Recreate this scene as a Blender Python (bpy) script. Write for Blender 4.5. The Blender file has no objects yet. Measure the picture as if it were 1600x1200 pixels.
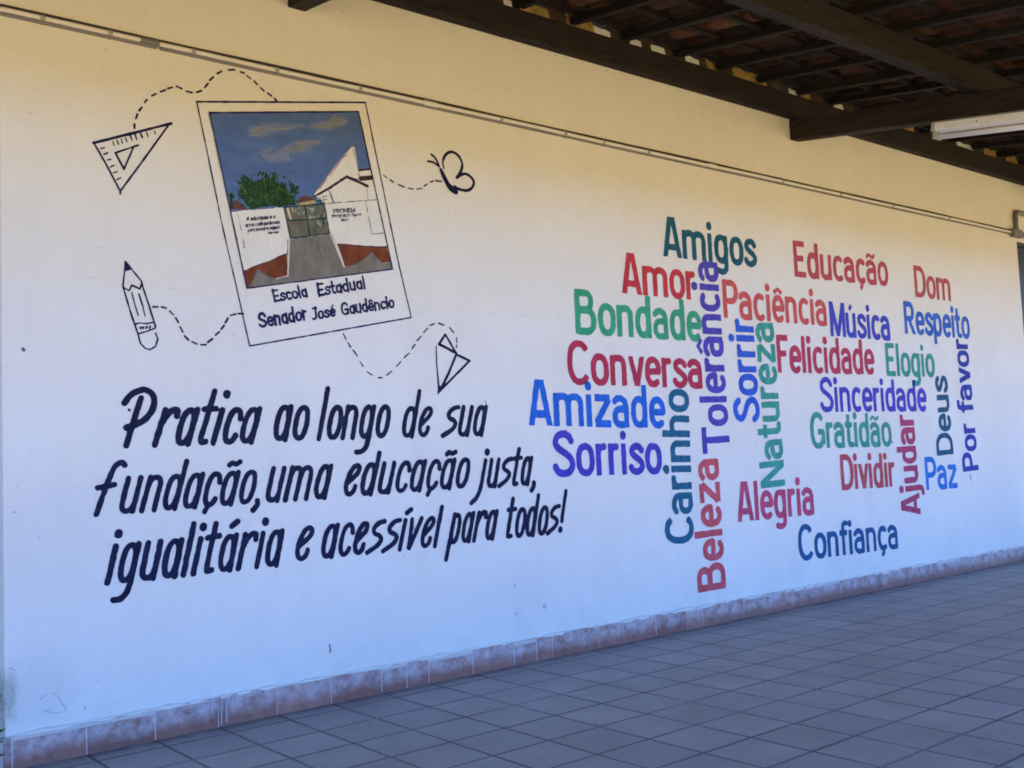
import bpy, bmesh, math, random
import numpy as np
from mathutils import Vector, Matrix
random.seed(7)
rng = np.random.default_rng(11)
SC = bpy.context.scene
COL = SC.collection
R = math.radians

# ------------------------------------------------------------------ camera, sky, sun, exposure
U = 0.33                                   # one floor tile, metres
F_PIX, YAW, PITCH, ROLL = 1606.54, R(39.05778636), R(4.10369604), R(-2.49028717)
CAM = Vector((-4.64227556*U, -15.90733778*U, 4.02606971*U))
cy, sy = math.cos(YAW), math.sin(YAW)
FW = Vector((sy*math.cos(PITCH), cy*math.cos(PITCH), math.sin(PITCH)))
r0 = Vector((cy, -sy, 0)); u0 = r0.cross(FW)
RT = math.cos(ROLL)*r0 + math.sin(ROLL)*u0
UP = -math.sin(ROLL)*r0 + math.cos(ROLL)*u0
cd = bpy.data.cameras.new('camera'); cam = bpy.data.objects.new('camera', cd); COL.objects.link(cam)
cam.matrix_world = Matrix(((RT.x, UP.x, -FW.x, CAM.x), (RT.y, UP.y, -FW.y, CAM.y), (RT.z, UP.z, -FW.z, CAM.z), (0, 0, 0, 1)))
cd.sensor_width = 36; cd.lens = F_PIX/1600*36; cd.clip_end = 2000; cd.clip_start = 0.05
SC.camera = cam

SUN_EL, SUN_ROT = 79.0, 165.0              # rotation: clockwise from +Y
w = bpy.data.worlds.new('World'); SC.world = w; w.use_nodes = True
nt = w.node_tree; nt.nodes.clear()
sky = nt.nodes.new('ShaderNodeTexSky'); sky.sky_type = 'NISHITA'; sky.sun_disc = False
sky.sun_elevation = R(SUN_EL); sky.sun_rotation = R(SUN_ROT); sky.ozone_density = 10.0; sky.air_density = 0.3; sky.dust_density = 0.0
bg = nt.nodes.new('ShaderNodeBackground'); bg.inputs['Strength'].default_value = 0.15
wo = nt.nodes.new('ShaderNodeOutputWorld')
nt.links.new(sky.outputs[0], bg.inputs[0]); nt.links.new(bg.outputs[0], wo.inputs[0])
ld = bpy.data.lights.new('sun', 'SUN'); ld.energy = 2.15; ld.angle = R(0.5); ld.color = (1.0, 0.93, 0.76)
sun = bpy.data.objects.new('sun', ld); COL.objects.link(sun)
az = R(SUN_ROT); el = R(SUN_EL)
sdir = Vector((math.sin(az)*math.cos(el), math.cos(az)*math.cos(el), math.sin(el)))
sun.rotation_euler = sdir.to_track_quat('Z', 'Y').to_euler()
SC.view_settings.view_transform = 'Standard'; SC.view_settings.look = 'None'
SC.view_settings.exposure = 3.12; SC.view_settings.gamma = 1.0
SC.cycles.filter_width = 1.8; SC.cycles.max_bounces = 10; SC.cycles.diffuse_bounces = 6

# ------------------------------------------------------------------ helpers
def W(u, v):
    """point of the wall plane (y = 0) seen at photograph pixel u, v -> (x, z) in metres"""
    d = FW + RT*((u-800)/F_PIX) + UP*((600-v)/F_PIX)
    t = -CAM.y/d.y
    return np.array([CAM.x+d.x*t, CAM.z+d.z*t])
def mpp(u, v):
    """metres on the wall per photograph pixel at u, v (geometric mean)"""
    a = W(u, v); b = W(u+1, v); c = W(u, v+1)
    return math.sqrt(abs((b[0]-a[0])*(c[1]-a[1])-(b[1]-a[1])*(c[0]-a[0])))
def tag(o, label=None, cat=None, group=None, kind=None):
    if label: o['label'] = label
    if cat: o['category'] = cat
    if group: o['group'] = group
    o['kind'] = kind or 'thing'
    return o
def mesh_obj(name, verts, faces, mat, parent=None):
    me = bpy.data.meshes.new(name); me.from_pydata([tuple(v) for v in verts], [], faces); me.update()
    o = bpy.data.objects.new(name, me); COL.objects.link(o)
    if mat: me.materials.append(mat)
    if parent: o.parent = parent
    return o
def bm_obj(name, bm, mat, parent=None, smooth=False):
    me = bpy.data.meshes.new(name); bmesh.ops.recalc_face_normals(bm, faces=bm.faces); bm.to_mesh(me); bm.free()
    if smooth:
        for p in me.polygons: p.use_smooth = True
    o = bpy.data.objects.new(name, me); COL.objects.link(o)
    if mat: me.materials.append(mat)
    if parent: o.parent = parent
    return o
def empty(name, loc=(0, 0, 0)):
    o = bpy.data.objects.new(name, None); o.location = loc; o.empty_display_size = 0.2; COL.objects.link(o); return o
def add_box(bm, x0, x1, y0, y1, z0, z1, bev=0.0, seg=1):
    r = bmesh.ops.create_cube(bm, size=1.0)
    vs = r['verts']
    for v in vs:
        v.co = Vector(((x0+x1)/2+v.co.x*(x1-x0), (y0+y1)/2+v.co.y*(y1-y0), (z0+z1)/2+v.co.z*(z1-z0)))
    if bev > 0:
        es = list({e for v in vs for e in v.link_edges})
        bmesh.ops.bevel(bm, geom=es, offset=bev, segments=seg, affect='EDGES', profile=0.6)
    return vs
def add_tube(bm, pts, rad, n=10, caps=True):
    pts = [Vector(p) for p in pts]; rings = []
    for i, p in enumerate(pts):
        d = (pts[min(i+1, len(pts)-1)]-pts[max(i-1, 0)]).normalized()
        a = d.cross(Vector((0, 0, 1)))
        if a.length < 1e-3: a = d.cross(Vector((0, 1, 0)))
        a.normalize(); b = d.cross(a)
        rr = rad[i] if isinstance(rad, (list, tuple)) else rad
        rings.append([bm.verts.new(p+(a*math.cos(2*math.pi*k/n)+b*math.sin(2*math.pi*k/n))*rr) for k in range(n)])
    for i in range(len(rings)-1):
        for k in range(n):
            bm.faces.new((rings[i][k], rings[i][(k+1) % n], rings[i+1][(k+1) % n], rings[i+1][k]))
    if caps:
        bm.faces.new(rings[0][::-1]); bm.faces.new(rings[-1])

# ------------------------------------------------------------------ materials
def mat_base(name, col, rough=0.7, spec=0.3):
    m = bpy.data.materials.new(name); m.use_nodes = True
    b = m.node_tree.nodes['Principled BSDF']
    b.inputs['Base Color'].default_value = (*col, 1); b.inputs['Roughness'].default_value = rough
    b.inputs['Specular IOR Level'].default_value = spec
    return m, m.node_tree, b
def N(t, typ, **kw):
    n = t.nodes.new(typ)
    for k, v in kw.items():
        if k in n.inputs: n.inputs[k].default_value = v
        else: setattr(n, k, v)
    return n
def mixc(t, fac, a, b):
    n = t.nodes.new('ShaderNodeMix'); n.data_type = 'RGBA'
    for s, v in ((0, fac), (6, a), (7, b)):
        if hasattr(v, 'is_output'): t.links.new(v, n.inputs[s])
        else: n.inputs[s].default_value = v if s == 0 else (*v[:3], 1)
    return n.outputs[2]
def ramp(t, src, a, b, va=0.0, vb=1.0):
    n = t.nodes.new('ShaderNodeMapRange'); n.inputs[1].default_value = a; n.inputs[2].default_value = b
    n.inputs[3].default_value = va; n.inputs[4].default_value = vb
    t.links.new(src, n.inputs[0]); return n.outputs[0]
def noise(t, vec, scale, detail=3, rough=0.55):
    n = N(t, 'ShaderNodeTexNoise'); n.inputs['Scale'].default_value = scale; n.inputs['Detail'].default_value = detail
    n.inputs['Roughness'].default_value = rough
    t.links.new(vec, n.inputs['Vector']); return n.outputs['Fac']
def mathn(t, op, a, b=None, c=None):
    n = t.nodes.new('ShaderNodeMath'); n.operation = op
    for i, v in enumerate((a, b, c)):
        if v is None: continue
        if hasattr(v, 'is_output'): t.links.new(v, n.inputs[i])
        else: n.inputs[i].default_value = v
    return n.outputs[0]
def objvec(t):
    n = t.nodes.new('ShaderNodeNewGeometry'); return n.outputs['Position']
def bump(t, b, src, strength, dist):
    n = t.nodes.new('ShaderNodeBump'); n.inputs['Strength'].default_value = strength; n.inputs['Distance'].default_value = dist
    t.links.new(src, n.inputs['Height']); t.links.new(n.outputs[0], b.inputs['Normal']); return n
def plaster_bump(t, b, k=1.0):
    v = objvec(t)
    h = mathn(t, 'ADD', mathn(t, 'MULTIPLY', noise(t, v, 3.0, 4), 0.7), mathn(t, 'MULTIPLY', noise(t, v, 90, 3), 0.26))
    h = mathn(t, 'ADD', h, mathn(t, 'MULTIPLY', noise(t, v, 18, 2), 0.25))
    bump(t, b, h, 0.35*k, 0.02)

def make_wall_mat():
    m, t, b = mat_base('plaster_paint', (0.76, 0.74, 0.69), 0.62, 0.25)
    v = objvec(t)
    c = mixc(t, ramp(t, noise(t, v, 0.9, 5, 0.6), 0.35, 0.7), (0.79, 0.75, 0.71), (0.735, 0.69, 0.65))
    # older coat above the roller seam at about 2.28 m, a hair greyer
    sx = N(t, 'ShaderNodeSeparateXYZ'); t.links.new(v, sx.inputs[0])
    zj = mathn(t, 'ADD', sx.outputs['Z'], mathn(t, 'MULTIPLY', noise(t, v, 2.5, 3), 0.06))
    seam = ramp(t, zj, 2.29, 2.31)
    c = mixc(t, mathn(t, 'MULTIPLY', seam, 0.5), c, (0.755, 0.715, 0.635))
    # fine specks and scuffs
    sp = ramp(t, noise(t, v, 42, 4, 0.7), 0.70, 0.80)
    c = mixc(t, mathn(t, 'MULTIPLY', sp, 0.25), c, (0.45, 0.42, 0.40))
    # splash grime close to the floor, blotchy
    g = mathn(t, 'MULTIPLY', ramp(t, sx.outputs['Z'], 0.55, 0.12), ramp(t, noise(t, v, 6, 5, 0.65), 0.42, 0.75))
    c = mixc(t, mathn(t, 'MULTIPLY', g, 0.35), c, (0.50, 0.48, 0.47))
    # mottled trowel streaks
    mp = N(t, 'ShaderNodeMapping'); mp.inputs['Scale'].default_value = (1.0, 1.0, 0.25); t.links.new(v, mp.inputs[0])
    st = ramp(t, noise(t, mp.outputs[0], 7, 4, 0.6), 0.5, 0.78)
    c = mixc(t, mathn(t, 'MULTIPLY', st, 0.16), c, (0.60, 0.57, 0.53))
    # roller lap marks: broad upright bands, and soft patches of touched-up paint
    mp2 = N(t, 'ShaderNodeMapping'); mp2.inputs['Scale'].default_value = (1.0, 1.0, 0.12); t.links.new(v, mp2.inputs[0])
    rl_ = ramp(t, noise(t, mp2.outputs[0], 4.2, 3, 0.5), 0.42, 0.62)
    c = mixc(t, mathn(t, 'MULTIPLY', rl_, 0.22), c, (0.70, 0.665, 0.615))
    pt = ramp(t, noise(t, v, 1.7, 2, 0.4), 0.57, 0.60)
    c = mixc(t, mathn(t, 'MULTIPLY', pt, 0.16), c, (0.83, 0.80, 0.75))
    # damp grey-green staining round the broken left foot
    def blob(px, pz, r, rz):
        dx = mathn(t, 'DIVIDE', mathn(t, 'SUBTRACT', sx.outputs['X'], px), r); dz = mathn(t, 'DIVIDE', mathn(t, 'SUBTRACT', sx.outputs['Z'], pz), rz)
        d2 = mathn(t, 'SQRT', mathn(t, 'ADD', mathn(t, 'MULTIPLY', dx, dx), mathn(t, 'MULTIPLY', dz, dz)))
        return ramp(t, mathn(t, 'ADD', d2, mathn(t, 'MULTIPLY', mathn(t, 'SUBTRACT', noise(t, v, 14, 5, 0.7), 0.5), 1.5)), 1.15, 0.45)
    c = mixc(t, mathn(t, 'MULTIPLY', blob(-.345, .33, .055, .12), 0.65), c, (0.30, 0.31, 0.22))
    c = mixc(t, mathn(t, 'MULTIPLY', blob(-.20, .36, .20, .20), 0.30), c, (0.52, 0.50, 0.50))
    c = mixc(t, mathn(t, 'MULTIPLY', blob(-.15, 1.0, .35, .40), 0.20), c, (0.58, 0.55, 0.54))
    c = mixc(t, mathn(t, 'MULTIPLY', blob(2.75, .45, .35, .25), 0.18), c, (0.56, 0.52, 0.56))
    t.links.new(c, b.inputs['Base Color']); gr = noise(t, v, 170, 2, 0.8)
    c2 = mixc(t, ramp(t, gr, 0.38, 0.62, 0.0, 0.14), c, (0.48, 0.45, 0.43)); t.links.new(c2, b.inputs['Base Color'])
    plaster_bump(t, b, 2.3); return m
WALL = make_wall_mat()
def paint(name, col, vary=0.22, rough=0.7):
    m, t, b = mat_base(name, col, rough, 0.12)
    v = objvec(t)
    lt = tuple(min(1, c*(1+vary*1.4)+0.002) for c in col); dk = tuple(c*(1-vary) for c in col)
    mp = N(t, 'ShaderNodeMapping'); mp.inputs['Scale'].default_value = (1.0, 1.0, 0.45); t.links.new(v, mp.inputs[0])
    c = mixc(t, ramp(t, noise(t, mp.outputs[0], 14, 4, 0.65), 0.3, 0.72), dk, lt)
    mp3 = N(t, 'ShaderNodeMapping'); mp3.inputs['Scale'].default_value = (1.0, 1.0, 0.3); mp3.inputs['Rotation'].default_value = (0, R(9), 0); t.links.new(v, mp3.inputs[0])
    thin = ramp(t, noise(t, mp3.outputs[0], 55, 4, 0.7), 0.60, 0.80)
    c = mixc(t, mathn(t, 'MULTIPLY', thin, 0.38), c, tuple(0.62*q+0.16 for q in col))
    t.links.new(c, b.inputs['Base Color']); plaster_bump(t, b, 1.1); return m
NAVY = paint('navy_paint', (0.008, 0.0105, 0.040), 0.35)
NAVYLINE = paint('navy_line_paint', (0.016, 0.015, 0.070), 0.3)

def wood_mat(name, a, bcol, axis):
    m, t, b = mat_base(name, a, 0.75, 0.2)
    v = objvec(t); mp = N(t, 'ShaderNodeMapping')
    mp.inputs['Scale'].default_value = (1.2, 14, 14) if axis == 'X' else (14, 1.2, 14)
    t.links.new(v, mp.inputs[0])
    f = noise(t, mp.outputs[0], 3, 5, 0.65)
    c = mixc(t, ramp(t, f, 0.3, 0.7), a, bcol)
    t.links.new(c, b.inputs['Base Color']); bump(t, b, f, 0.5, 0.01); return m
WOODX = wood_mat('dark_wood_lengthwise', (0.010, 0.008, 0.008), (0.033, 0.025, 0.023), 'X')
WOODY = wood_mat('dark_wood_crosswise', (0.013, 0.009, 0.008), (0.041, 0.029, 0.022), 'Y')

WOODD = wood_mat('blackened_wood', (0.010, 0.008, 0.007), (0.024, 0.017, 0.014), 'Y')

def tile_mat():
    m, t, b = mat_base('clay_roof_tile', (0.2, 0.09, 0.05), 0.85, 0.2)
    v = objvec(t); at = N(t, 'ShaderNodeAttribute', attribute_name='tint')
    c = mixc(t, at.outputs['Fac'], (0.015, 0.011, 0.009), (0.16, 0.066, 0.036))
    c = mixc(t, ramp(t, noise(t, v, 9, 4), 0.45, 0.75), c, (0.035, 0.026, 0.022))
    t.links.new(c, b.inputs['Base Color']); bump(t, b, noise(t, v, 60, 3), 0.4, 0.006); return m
TILE = tile_mat()

# ------------------------------------------------------------------ ground and floor (setting)
def ground_mat():
    m, t, b = mat_base('sandy_earth', (0.5, 0.33, 0.18), 0.95, 0.1)
    v = objvec(t)
    c = mixc(t, ramp(t, noise(t, v, 0.4, 6, 0.6), 0.35, 0.7), (0.46, 0.345, 0.155), (0.38, 0.285, 0.125))
    t.links.new(c, b.inputs['Base Color']); bump(t, b, noise(t, v, 6, 6), 0.5, 0.05); return m
G = 400
tag(mesh_obj('ground', [(-G, -G, -0.16), (G, -G, -0.16), (G, G, -0.16), (-G, G, -0.16)], [(0, 1, 2, 3)], ground_mat()), kind='structure')
D0 = 0.5010575*U
FLOOR_Y = -(D0+U*14)
def floor_mat():
    m, t, b = mat_base('floor_tile', (0.3, 0.3, 0.3), 0.5, 0.35)
    v = objvec(t); s = N(t, 'ShaderNodeSeparateXYZ'); t.links.new(v, s.inputs[0])
    wob = mathn(t, 'MULTIPLY', mathn(t, 'SUBTRACT', noise(t, v, 5, 2), 0.5), 0.012)
    gx = mathn(t, 'DIVIDE', mathn(t, 'ADD', s.outputs['X'], wob), U)
    gy = mathn(t, 'DIVIDE', mathn(t, 'ADD', mathn(t, 'ADD', s.outputs['Y'], D0), wob), U)
    def line(g):
        f = mathn(t, 'FRACT', g); return mathn(t, 'MINIMUM', f, mathn(t, 'SUBTRACT', 1.0, f))
    d = mathn(t, 'MINIMUM', line(gx), line(gy))
    dn = mathn(t, 'ADD', d, mathn(t, 'MULTIPLY', mathn(t, 'SUBTRACT', noise(t, v, 30, 3), 0.5), 0.012))
    joint = ramp(t, dn, 0.034, 0.012)
    cmb = N(t, 'ShaderNodeCombineXYZ'); t.links.new(mathn(t, 'FLOOR', gx), cmb.inputs[0]); t.links.new(mathn(t, 'FLOOR', gy), cmb.inputs[1])
    wn = N(t, 'ShaderNodeTexWhiteNoise', noise_dimensions='3D'); t.links.new(cmb.outputs[0], wn.inputs['Vector'])
    c = mixc(t, wn.outputs['Value'], (0.345, 0.325, 0.315), (0.435, 0.41, 0.40))
    c = mixc(t, ramp(t, noise(t, v, 2.2, 5, 0.65), 0.35, 0.75), c, (0.315, 0.28, 0.262))
    c = mixc(t, mathn(t, 'MULTIPLY', ramp(t, noise(t, v, 70, 3, 0.7), 0.5, 0.75), 0.35), c, (0.46, 0.445, 0.44))
    scf = mathn(t, 'MULTIPLY', ramp(t, noise(t, v, 0.8, 6, 0.7), 0.52, 0.72), 0.35)
    c = mixc(t, scf, c, (0.45, 0.425, 0.41))
    dsp = ramp(t, noise(t, v, 11, 5, 0.7), 0.66, 0.78); c = mixc(t, mathn(t, 'MULTIPLY', dsp, 0.4), c, (0.15, 0.14, 0.14))
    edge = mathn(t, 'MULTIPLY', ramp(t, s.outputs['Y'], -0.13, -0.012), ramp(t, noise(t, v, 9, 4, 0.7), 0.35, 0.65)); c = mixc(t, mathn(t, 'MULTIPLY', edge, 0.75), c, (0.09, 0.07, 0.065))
    # joints: dark with worn stretches
    jf = mathn(t, 'MULTIPLY', joint, ramp(t, noise(t, v, 1.6, 3), 0.25, 0.6, 0.45, 1.0))
    c = mixc(t, jf, c, (0.085, 0.070, 0.088))
    t.links.new(c, b.inputs['Base Color'])
    h = mathn(t, 'ADD', mathn(t, 'MULTIPLY', joint, -1.0), mathn(t, 'MULTIPLY', noise(t, v, 40, 3), 0.15))
    bump(t, b, h, 0.5, 0.004)
    t.links.new(ramp(t, noise(t, v, 3, 4), 0.3, 0.7, 0.42, 0.62), b.inputs['Roughness'])
    return m
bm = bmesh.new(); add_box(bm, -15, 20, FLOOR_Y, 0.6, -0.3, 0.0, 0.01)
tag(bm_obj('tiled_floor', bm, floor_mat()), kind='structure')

# ------------------------------------------------------------------ the wall
WL, WR, WTOP = -0.358, 10.10, 4.372
bm = bmesh.new()
add_box(bm, WL, WR, 0.0, 0.20, -0.05, WTOP, 0.006, 2)
wall = bm_obj('mural_wall', bm, WALL)
tag(wall, 'long off-white plaster wall painted with navy sentences and colourful words', 'wall')
LINTEL_Z = 3.52
bm = bmesh.new(); add_box(bm, WR+0.002, 19.0, 0.04, 0.20, LINTEL_Z, WTOP-0.004, 0.004)
lintel = bm_obj('lintel', bm, WALL, wall)
bm = bmesh.new(); add_box(bm, WR+0.6, 19.0, 0.04, 0.20, -0.05, LINTEL_Z-0.003, 0.004)
bm_obj('wall_return', bm, WALL, wall)
DOORM, t, b = mat_base('dark_door_paint', (0.020, 0.022, 0.032), 0.5, 0.4)
bm = bmesh.new(); add_box(bm, WR+0.045, WR+0.597, 0.09, 0.13, 0.01, LINTEL_Z-0.05, 0.004)
add_box(bm, WR+0.10, WR+0.54, 0.078, 0.092, 0.2, 1.5, 0.006); add_box(bm, WR+0.10, WR+0.54, 0.078, 0.092, 1.65, 3.3, 0.006)
door = bm_obj('dark_door', bm, DOORM)
tag(door, 'dark painted door leaf in the opening beyond the right end of the mural wall', 'door')
bm = bmesh.new(); add_box(bm, WR+0.003, WR+0.043, 0.05, 0.17, 0.0, LINTEL_Z-0.002, 0.003); add_box(bm, WR+0.043, WR+0.597, 0.05, 0.17, LINTEL_Z-0.045, LINTEL_Z-0.003, 0.003)
bm_obj('door_frame', bm, DOORM, door)
for zz in (0.5, 1.75, 2.98):
    bm = bmesh.new(); add_tube(bm, [(WR+0.046, 0.070, zz-0.05), (WR+0.046, 0.070, zz+0.05)], 0.014, 8); bm_obj('hinge', bm, DOORM, door)

# skirting: clay tiles, one per floor tile, overpainted at the top
def skirt_mat():
    m, t, b = mat_base('clay_skirting', (0.3, 0.13, 0.09), 0.6, 0.35)
    v = objvec(t); s = N(t, 'ShaderNodeSeparateXYZ'); t.links.new(v, s.inputs[0])
    at = N(t, 'ShaderNodeAttribute', attribute_name='tint')
    c = mixc(t, at.outputs['Fac'], (0.23, 0.085, 0.065), (0.36, 0.150, 0.115))
    c = mixc(t, ramp(t, noise(t, v, 16, 5, 0.7), 0.4, 0.75), c, (0.16, 0.085, 0.07))
    zz = mathn(t, 'ADD', s.outputs['Z'], mathn(t, 'MULTIPLY', mathn(t, 'SUBTRACT', noise(t, v, 7, 5, 0.7), 0.5), 0.12))
    sm = ramp(t, zz, 0.030, 0.095)
    sm = mathn(t, 'MULTIPLY', sm, ramp(t, noise(t, v, 11, 6, 0.75), 0.36, 0.60, 0.12, 0.88))
    c = mixc(t, sm, c, (0.50, 0.42, 0.44))
    spot = ramp(t, noise(t, v, 38, 4, 0.7), 0.64, 0.74)
    c = mixc(t, mathn(t, 'MULTIPLY', spot, 0.35), c, (0.66, 0.62, 0.6))
    t.links.new(c, b.inputs['Base Color']); bump(t, b, noise(t, v, 40, 4), 0.4, 0.004); return m
SKH = 0.150
verts = []; faces = []; tint = []
def quadbox(x0, x1, y0, y1, z0, z1a, z1b, tv):
    i = len(verts)
    verts.extend([(x0, y0, z0), (x1, y0, z0), (x1, y1, z0), (x0, y1, z0), (x0, y0+.003, z1a), (x1, y0+.003, z1b), (x1, y1, z1b), (x0, y1, z1a)])
    for f in ((0, 1, 5, 4), (1, 2, 6, 5), (2, 3, 7, 6), (3, 0, 4, 7), (4, 5, 6, 7), (3, 2, 1, 0)):
        faces.append(tuple(i+k for k in f)); tint.append(tv)
k = -2
while k*U < WR:
    a = max(k*U, WL-0.010)+0.003; bb = min((k+1)*U, WR)-0.003
    if bb-a > 0.015:
        tv = random.random(); hh = SKH+random.uniform(-.006, .006)
        if k in (5, 8, 13, 21):                      # cut pieces
            cut = a+(bb-a)*random.uniform(.3, .65)
            quadbox(a, cut-.003, -.012, -.001, 0.001, hh, hh+.003, tv); quadbox(cut+.003, bb, -.0125, -.001, 0.001, hh-.004, hh, random.random())
        else:
            quadbox(a, bb, -.012-random.uniform(0, .002), -.001, 0.001, hh, hh+random.uniform(-.004, .004), tv)
    k += 1
sk = mesh_obj('tiled_skirting', verts, faces, skirt_mat(), wall)
at = sk.data.attributes.new('tint', 'FLOAT', 'FACE'); at.data.foreach_set('value', tint)
MORTAR, t, b = mat_base('cream_mortar', (0.54, 0.49, 0.47), 0.9, 0.1)
bm = bmesh.new(); add_box(bm, WL-0.004, WR-.002, -0.0095, -0.0005, 0.0, SKH-0.004)
bm_obj('skirting_mortar', bm, MORTAR, wall)

bm = bmesh.new(); pts = []; rd = []; x = WL-.004
while x < WR-.01:
    pts.append((x, -.0045+random.uniform(-.002, .001), SKH+.001+random.uniform(-.003, .003))); rd.append(random.choice((.003, .004, .005, .007, .010, .0135))*random.uniform(.8, 1.15)); x += random.uniform(.03, .10)
add_tube(bm, pts, rd, 8); bm_obj('skirting_bead', bm, WALL, wall, True)

# ------------------------------------------------------------------ paint layers: strokes -> signed distance -> flat mesh just off the plaster
class Canvas:
    def __init__(self, x0, x1, z0, z1, h):
        self.h = h; self.x0 = x0-3*h; self.z0 = z0-3*h
        self.nx = int((x1-x0)/h)+8; self.nz = int((z1-z0)/h)+8
        self.d = np.full((self.nz, self.nx), 1.0)
        self.gx = self.x0+np.arange(self.nx)*h; self.gz = self.z0+np.arange(self.nz)*h
    def win(self, xa, xb, za, zb):
        i0 = max(0, int((xa-self.x0)/self.h)); i1 = min(self.nx, int((xb-self.x0)/self.h)+2)
        j0 = max(0, int((za-self.z0)/self.h)); j1 = min(self.nz, int((zb-self.z0)/self.h)+2)
        return slice(j0, j1), slice(i0, i1)
    def stroke(self, pts, rad, butt=False, clip=None, taper=None):
        """polyline with half-width rad (number or one per point)"""
        pts = np.asarray(pts, float); n = len(pts)
        rs = np.full(n, rad) if np.isscalar(rad) else np.asarray(rad, float)
        m = rs.max()+2.5*self.h
        for i in range(n-1):
            a, b = pts[i], pts[i+1]; e = b-a; L2 = e@e
            if L2 < 1e-12: continue
            sl = self.win(min(a[0], b[0])-m, max(a[0], b[0])+m, min(a[1], b[1])-m, max(a[1], b[1])+m)
            X = self.gx[sl[1]][None, :]-a[0]; Z = self.gz[sl[0]][:, None]-a[1]
            t = (X*e[0]+Z*e[1])/L2
            tc = np.clip(t, 0, 1)
            d = np.hypot(X-tc*e[0], Z-tc*e[1])-(rs[i]+(rs[i+1]-rs[i])*tc)
            if butt:
                L = math.sqrt(L2)
                if i == 0: d = np.where(t < 0, np.maximum(d, -t*L), d)
                if i == n-2: d = np.where(t > 1, np.maximum(d, (t-1)*L), d)
            if clip is not None: d = np.maximum(d, clip(self.gx[sl[1]][None, :], self.gz[sl[0]][:, None]))
            self.d[sl] = np.minimum(self.d[sl], d)
    def poly(self, pts):
        """filled polygon"""
        pts = np.asarray(pts, float); n = len(pts)
        sl = self.win(pts[:, 0].min()-3*self.h, pts[:, 0].max()+3*self.h, pts[:, 1].min()-3*self.h, pts[:, 1].max()+3*self.h)
        X = self.gx[sl[1]][None, :]; Z = self.gz[sl[0]][:, None]
        ins = np.zeros((Z.shape[0], X.shape[1]), bool); dm = np.full(ins.shape, 9.0)
        for i in range(n):
            a, b = pts[i], pts[(i+1) % n]; e = b-a; L2 = max(e@e, 1e-12)
            t = np.clip(((X-a[0])*e[0]+(Z-a[1])*e[1])/L2, 0, 1)
            dm = np.minimum(dm, np.hypot(X-a[0]-t*e[0], Z-a[1]-t*e[1]))
            if a[1] != b[1]:
                cr = ((a[1] > Z) != (b[1] > Z)) & (X < (b[0]-a[0])*(Z-a[1])/(b[1]-a[1])+a[0])
                ins ^= cr
        self.d[sl] = np.minimum(self.d[sl], np.where(ins, -dm, dm))
    def wobble(self, amp, size):
        n = max(2, int(self.nx*self.h/size)+3); k = max(2, int(self.nz*self.h/size)+3)
        g = rng.normal(0, 1, (k, n))
        fx = np.linspace(0, n-1.001, self.nx); fz = np.linspace(0, k-1.001, self.nz)
        ix = fx.astype(int); iz = fz.astype(int); tx = (fx-ix)[None, :]; tz = (fz-iz)[:, None]
        tx = tx*tx*(3-2*tx); tz = tz*tz*(3-2*tz)
        g00 = g[iz][:, ix]; g10 = g[iz+1][:, ix]; g01 = g[iz][:, ix+1]; g11 = g[iz+1][:, ix+1]
        self.d += amp*((g00*(1-tx)+g01*tx)*(1-tz)+(g10*(1-tx)+g11*tx)*tz)
    def mesh(self, name, mat, parent, off):
        d, h = self.d, self.h
        s = d < 0
        c = s[:-1, :-1].astype(int)+2*s[:-1, 1:]+4*s[1:, 1:]+8*s[1:, :-1]
        V = []; Fc = []
        y = -off
        full = c == 15
        for j in range(c.shape[0]):
            row = full[j]
            if row.any():
                e = np.diff(np.concatenate(([0], row.astype(int), [0])))
                for a, b in zip(np.where(e == 1)[0], np.where(e == -1)[0]):
                    i = len(V); xa = self.x0+a*h; xb = self.x0+b*h; za = self.z0+j*h
                    V += [(xa, y, za), (xb, y, za), (xb, y, za+h), (xa, y, za+h)]; Fc.append((i, i+1, i+2, i+3))
        cor = ((0, 0), (1, 0), (1, 1), (0, 1))
        for j, i in zip(*np.where((c > 0) & (c < 15))):
            P = []
            for q in range(4):
                (ax, az), (bx, bz) = cor[q], cor[(q+1) % 4]
                da = d[j+az, i+ax]; db = d[j+bz, i+bx]
                if da < 0: P.append((self.x0+(i+ax)*h, y, self.z0+(j+az)*h))
                if (da < 0) != (db < 0):
                    t = da/(da-db); P.append((self.x0+(i+ax+(bx-ax)*t)*h, y, self.z0+(j+az+(bz-az)*t)*h))
            if len(P) >= 3:
                k = len(V); V += P; Fc.append(tuple(range(k, k+len(P))))
        return mesh_obj(name, V, Fc, mat, parent)

def arc(cx, cz, rx, rz, a0, a1, n=2.35, k=None):
    k = k or max(6, int(abs(a1-a0)/11))
    out = []
    for i in range(k+1):
        a = R(a0+(a1-a0)*i/k); c, s = math.cos(a), math.sin(a)
        out.append((cx+rx*math.copysign(abs(c)**(2/n), c), cz+rz*math.copysign(abs(s)**(2/n), s)))
    return out
def sm(pts, k=6):
    p = [np.array(q, float) for q in pts]; p = [2*p[0]-p[1]]+p+[2*p[-1]-p[-2]]; out = []
    for i in range(1, len(p)-2):
        for s in range(k):
            t = s/k
            out.append(tuple(0.5*((2*p[i])+(-p[i-1]+p[i+1])*t+(2*p[i-1]-5*p[i]+4*p[i+1]-p[i+2])*t*t+(-p[i-1]+3*p[i]-3*p[i+1]+p[i+2])*t**3)))
    out.append(tuple(p[-2])); return out

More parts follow.
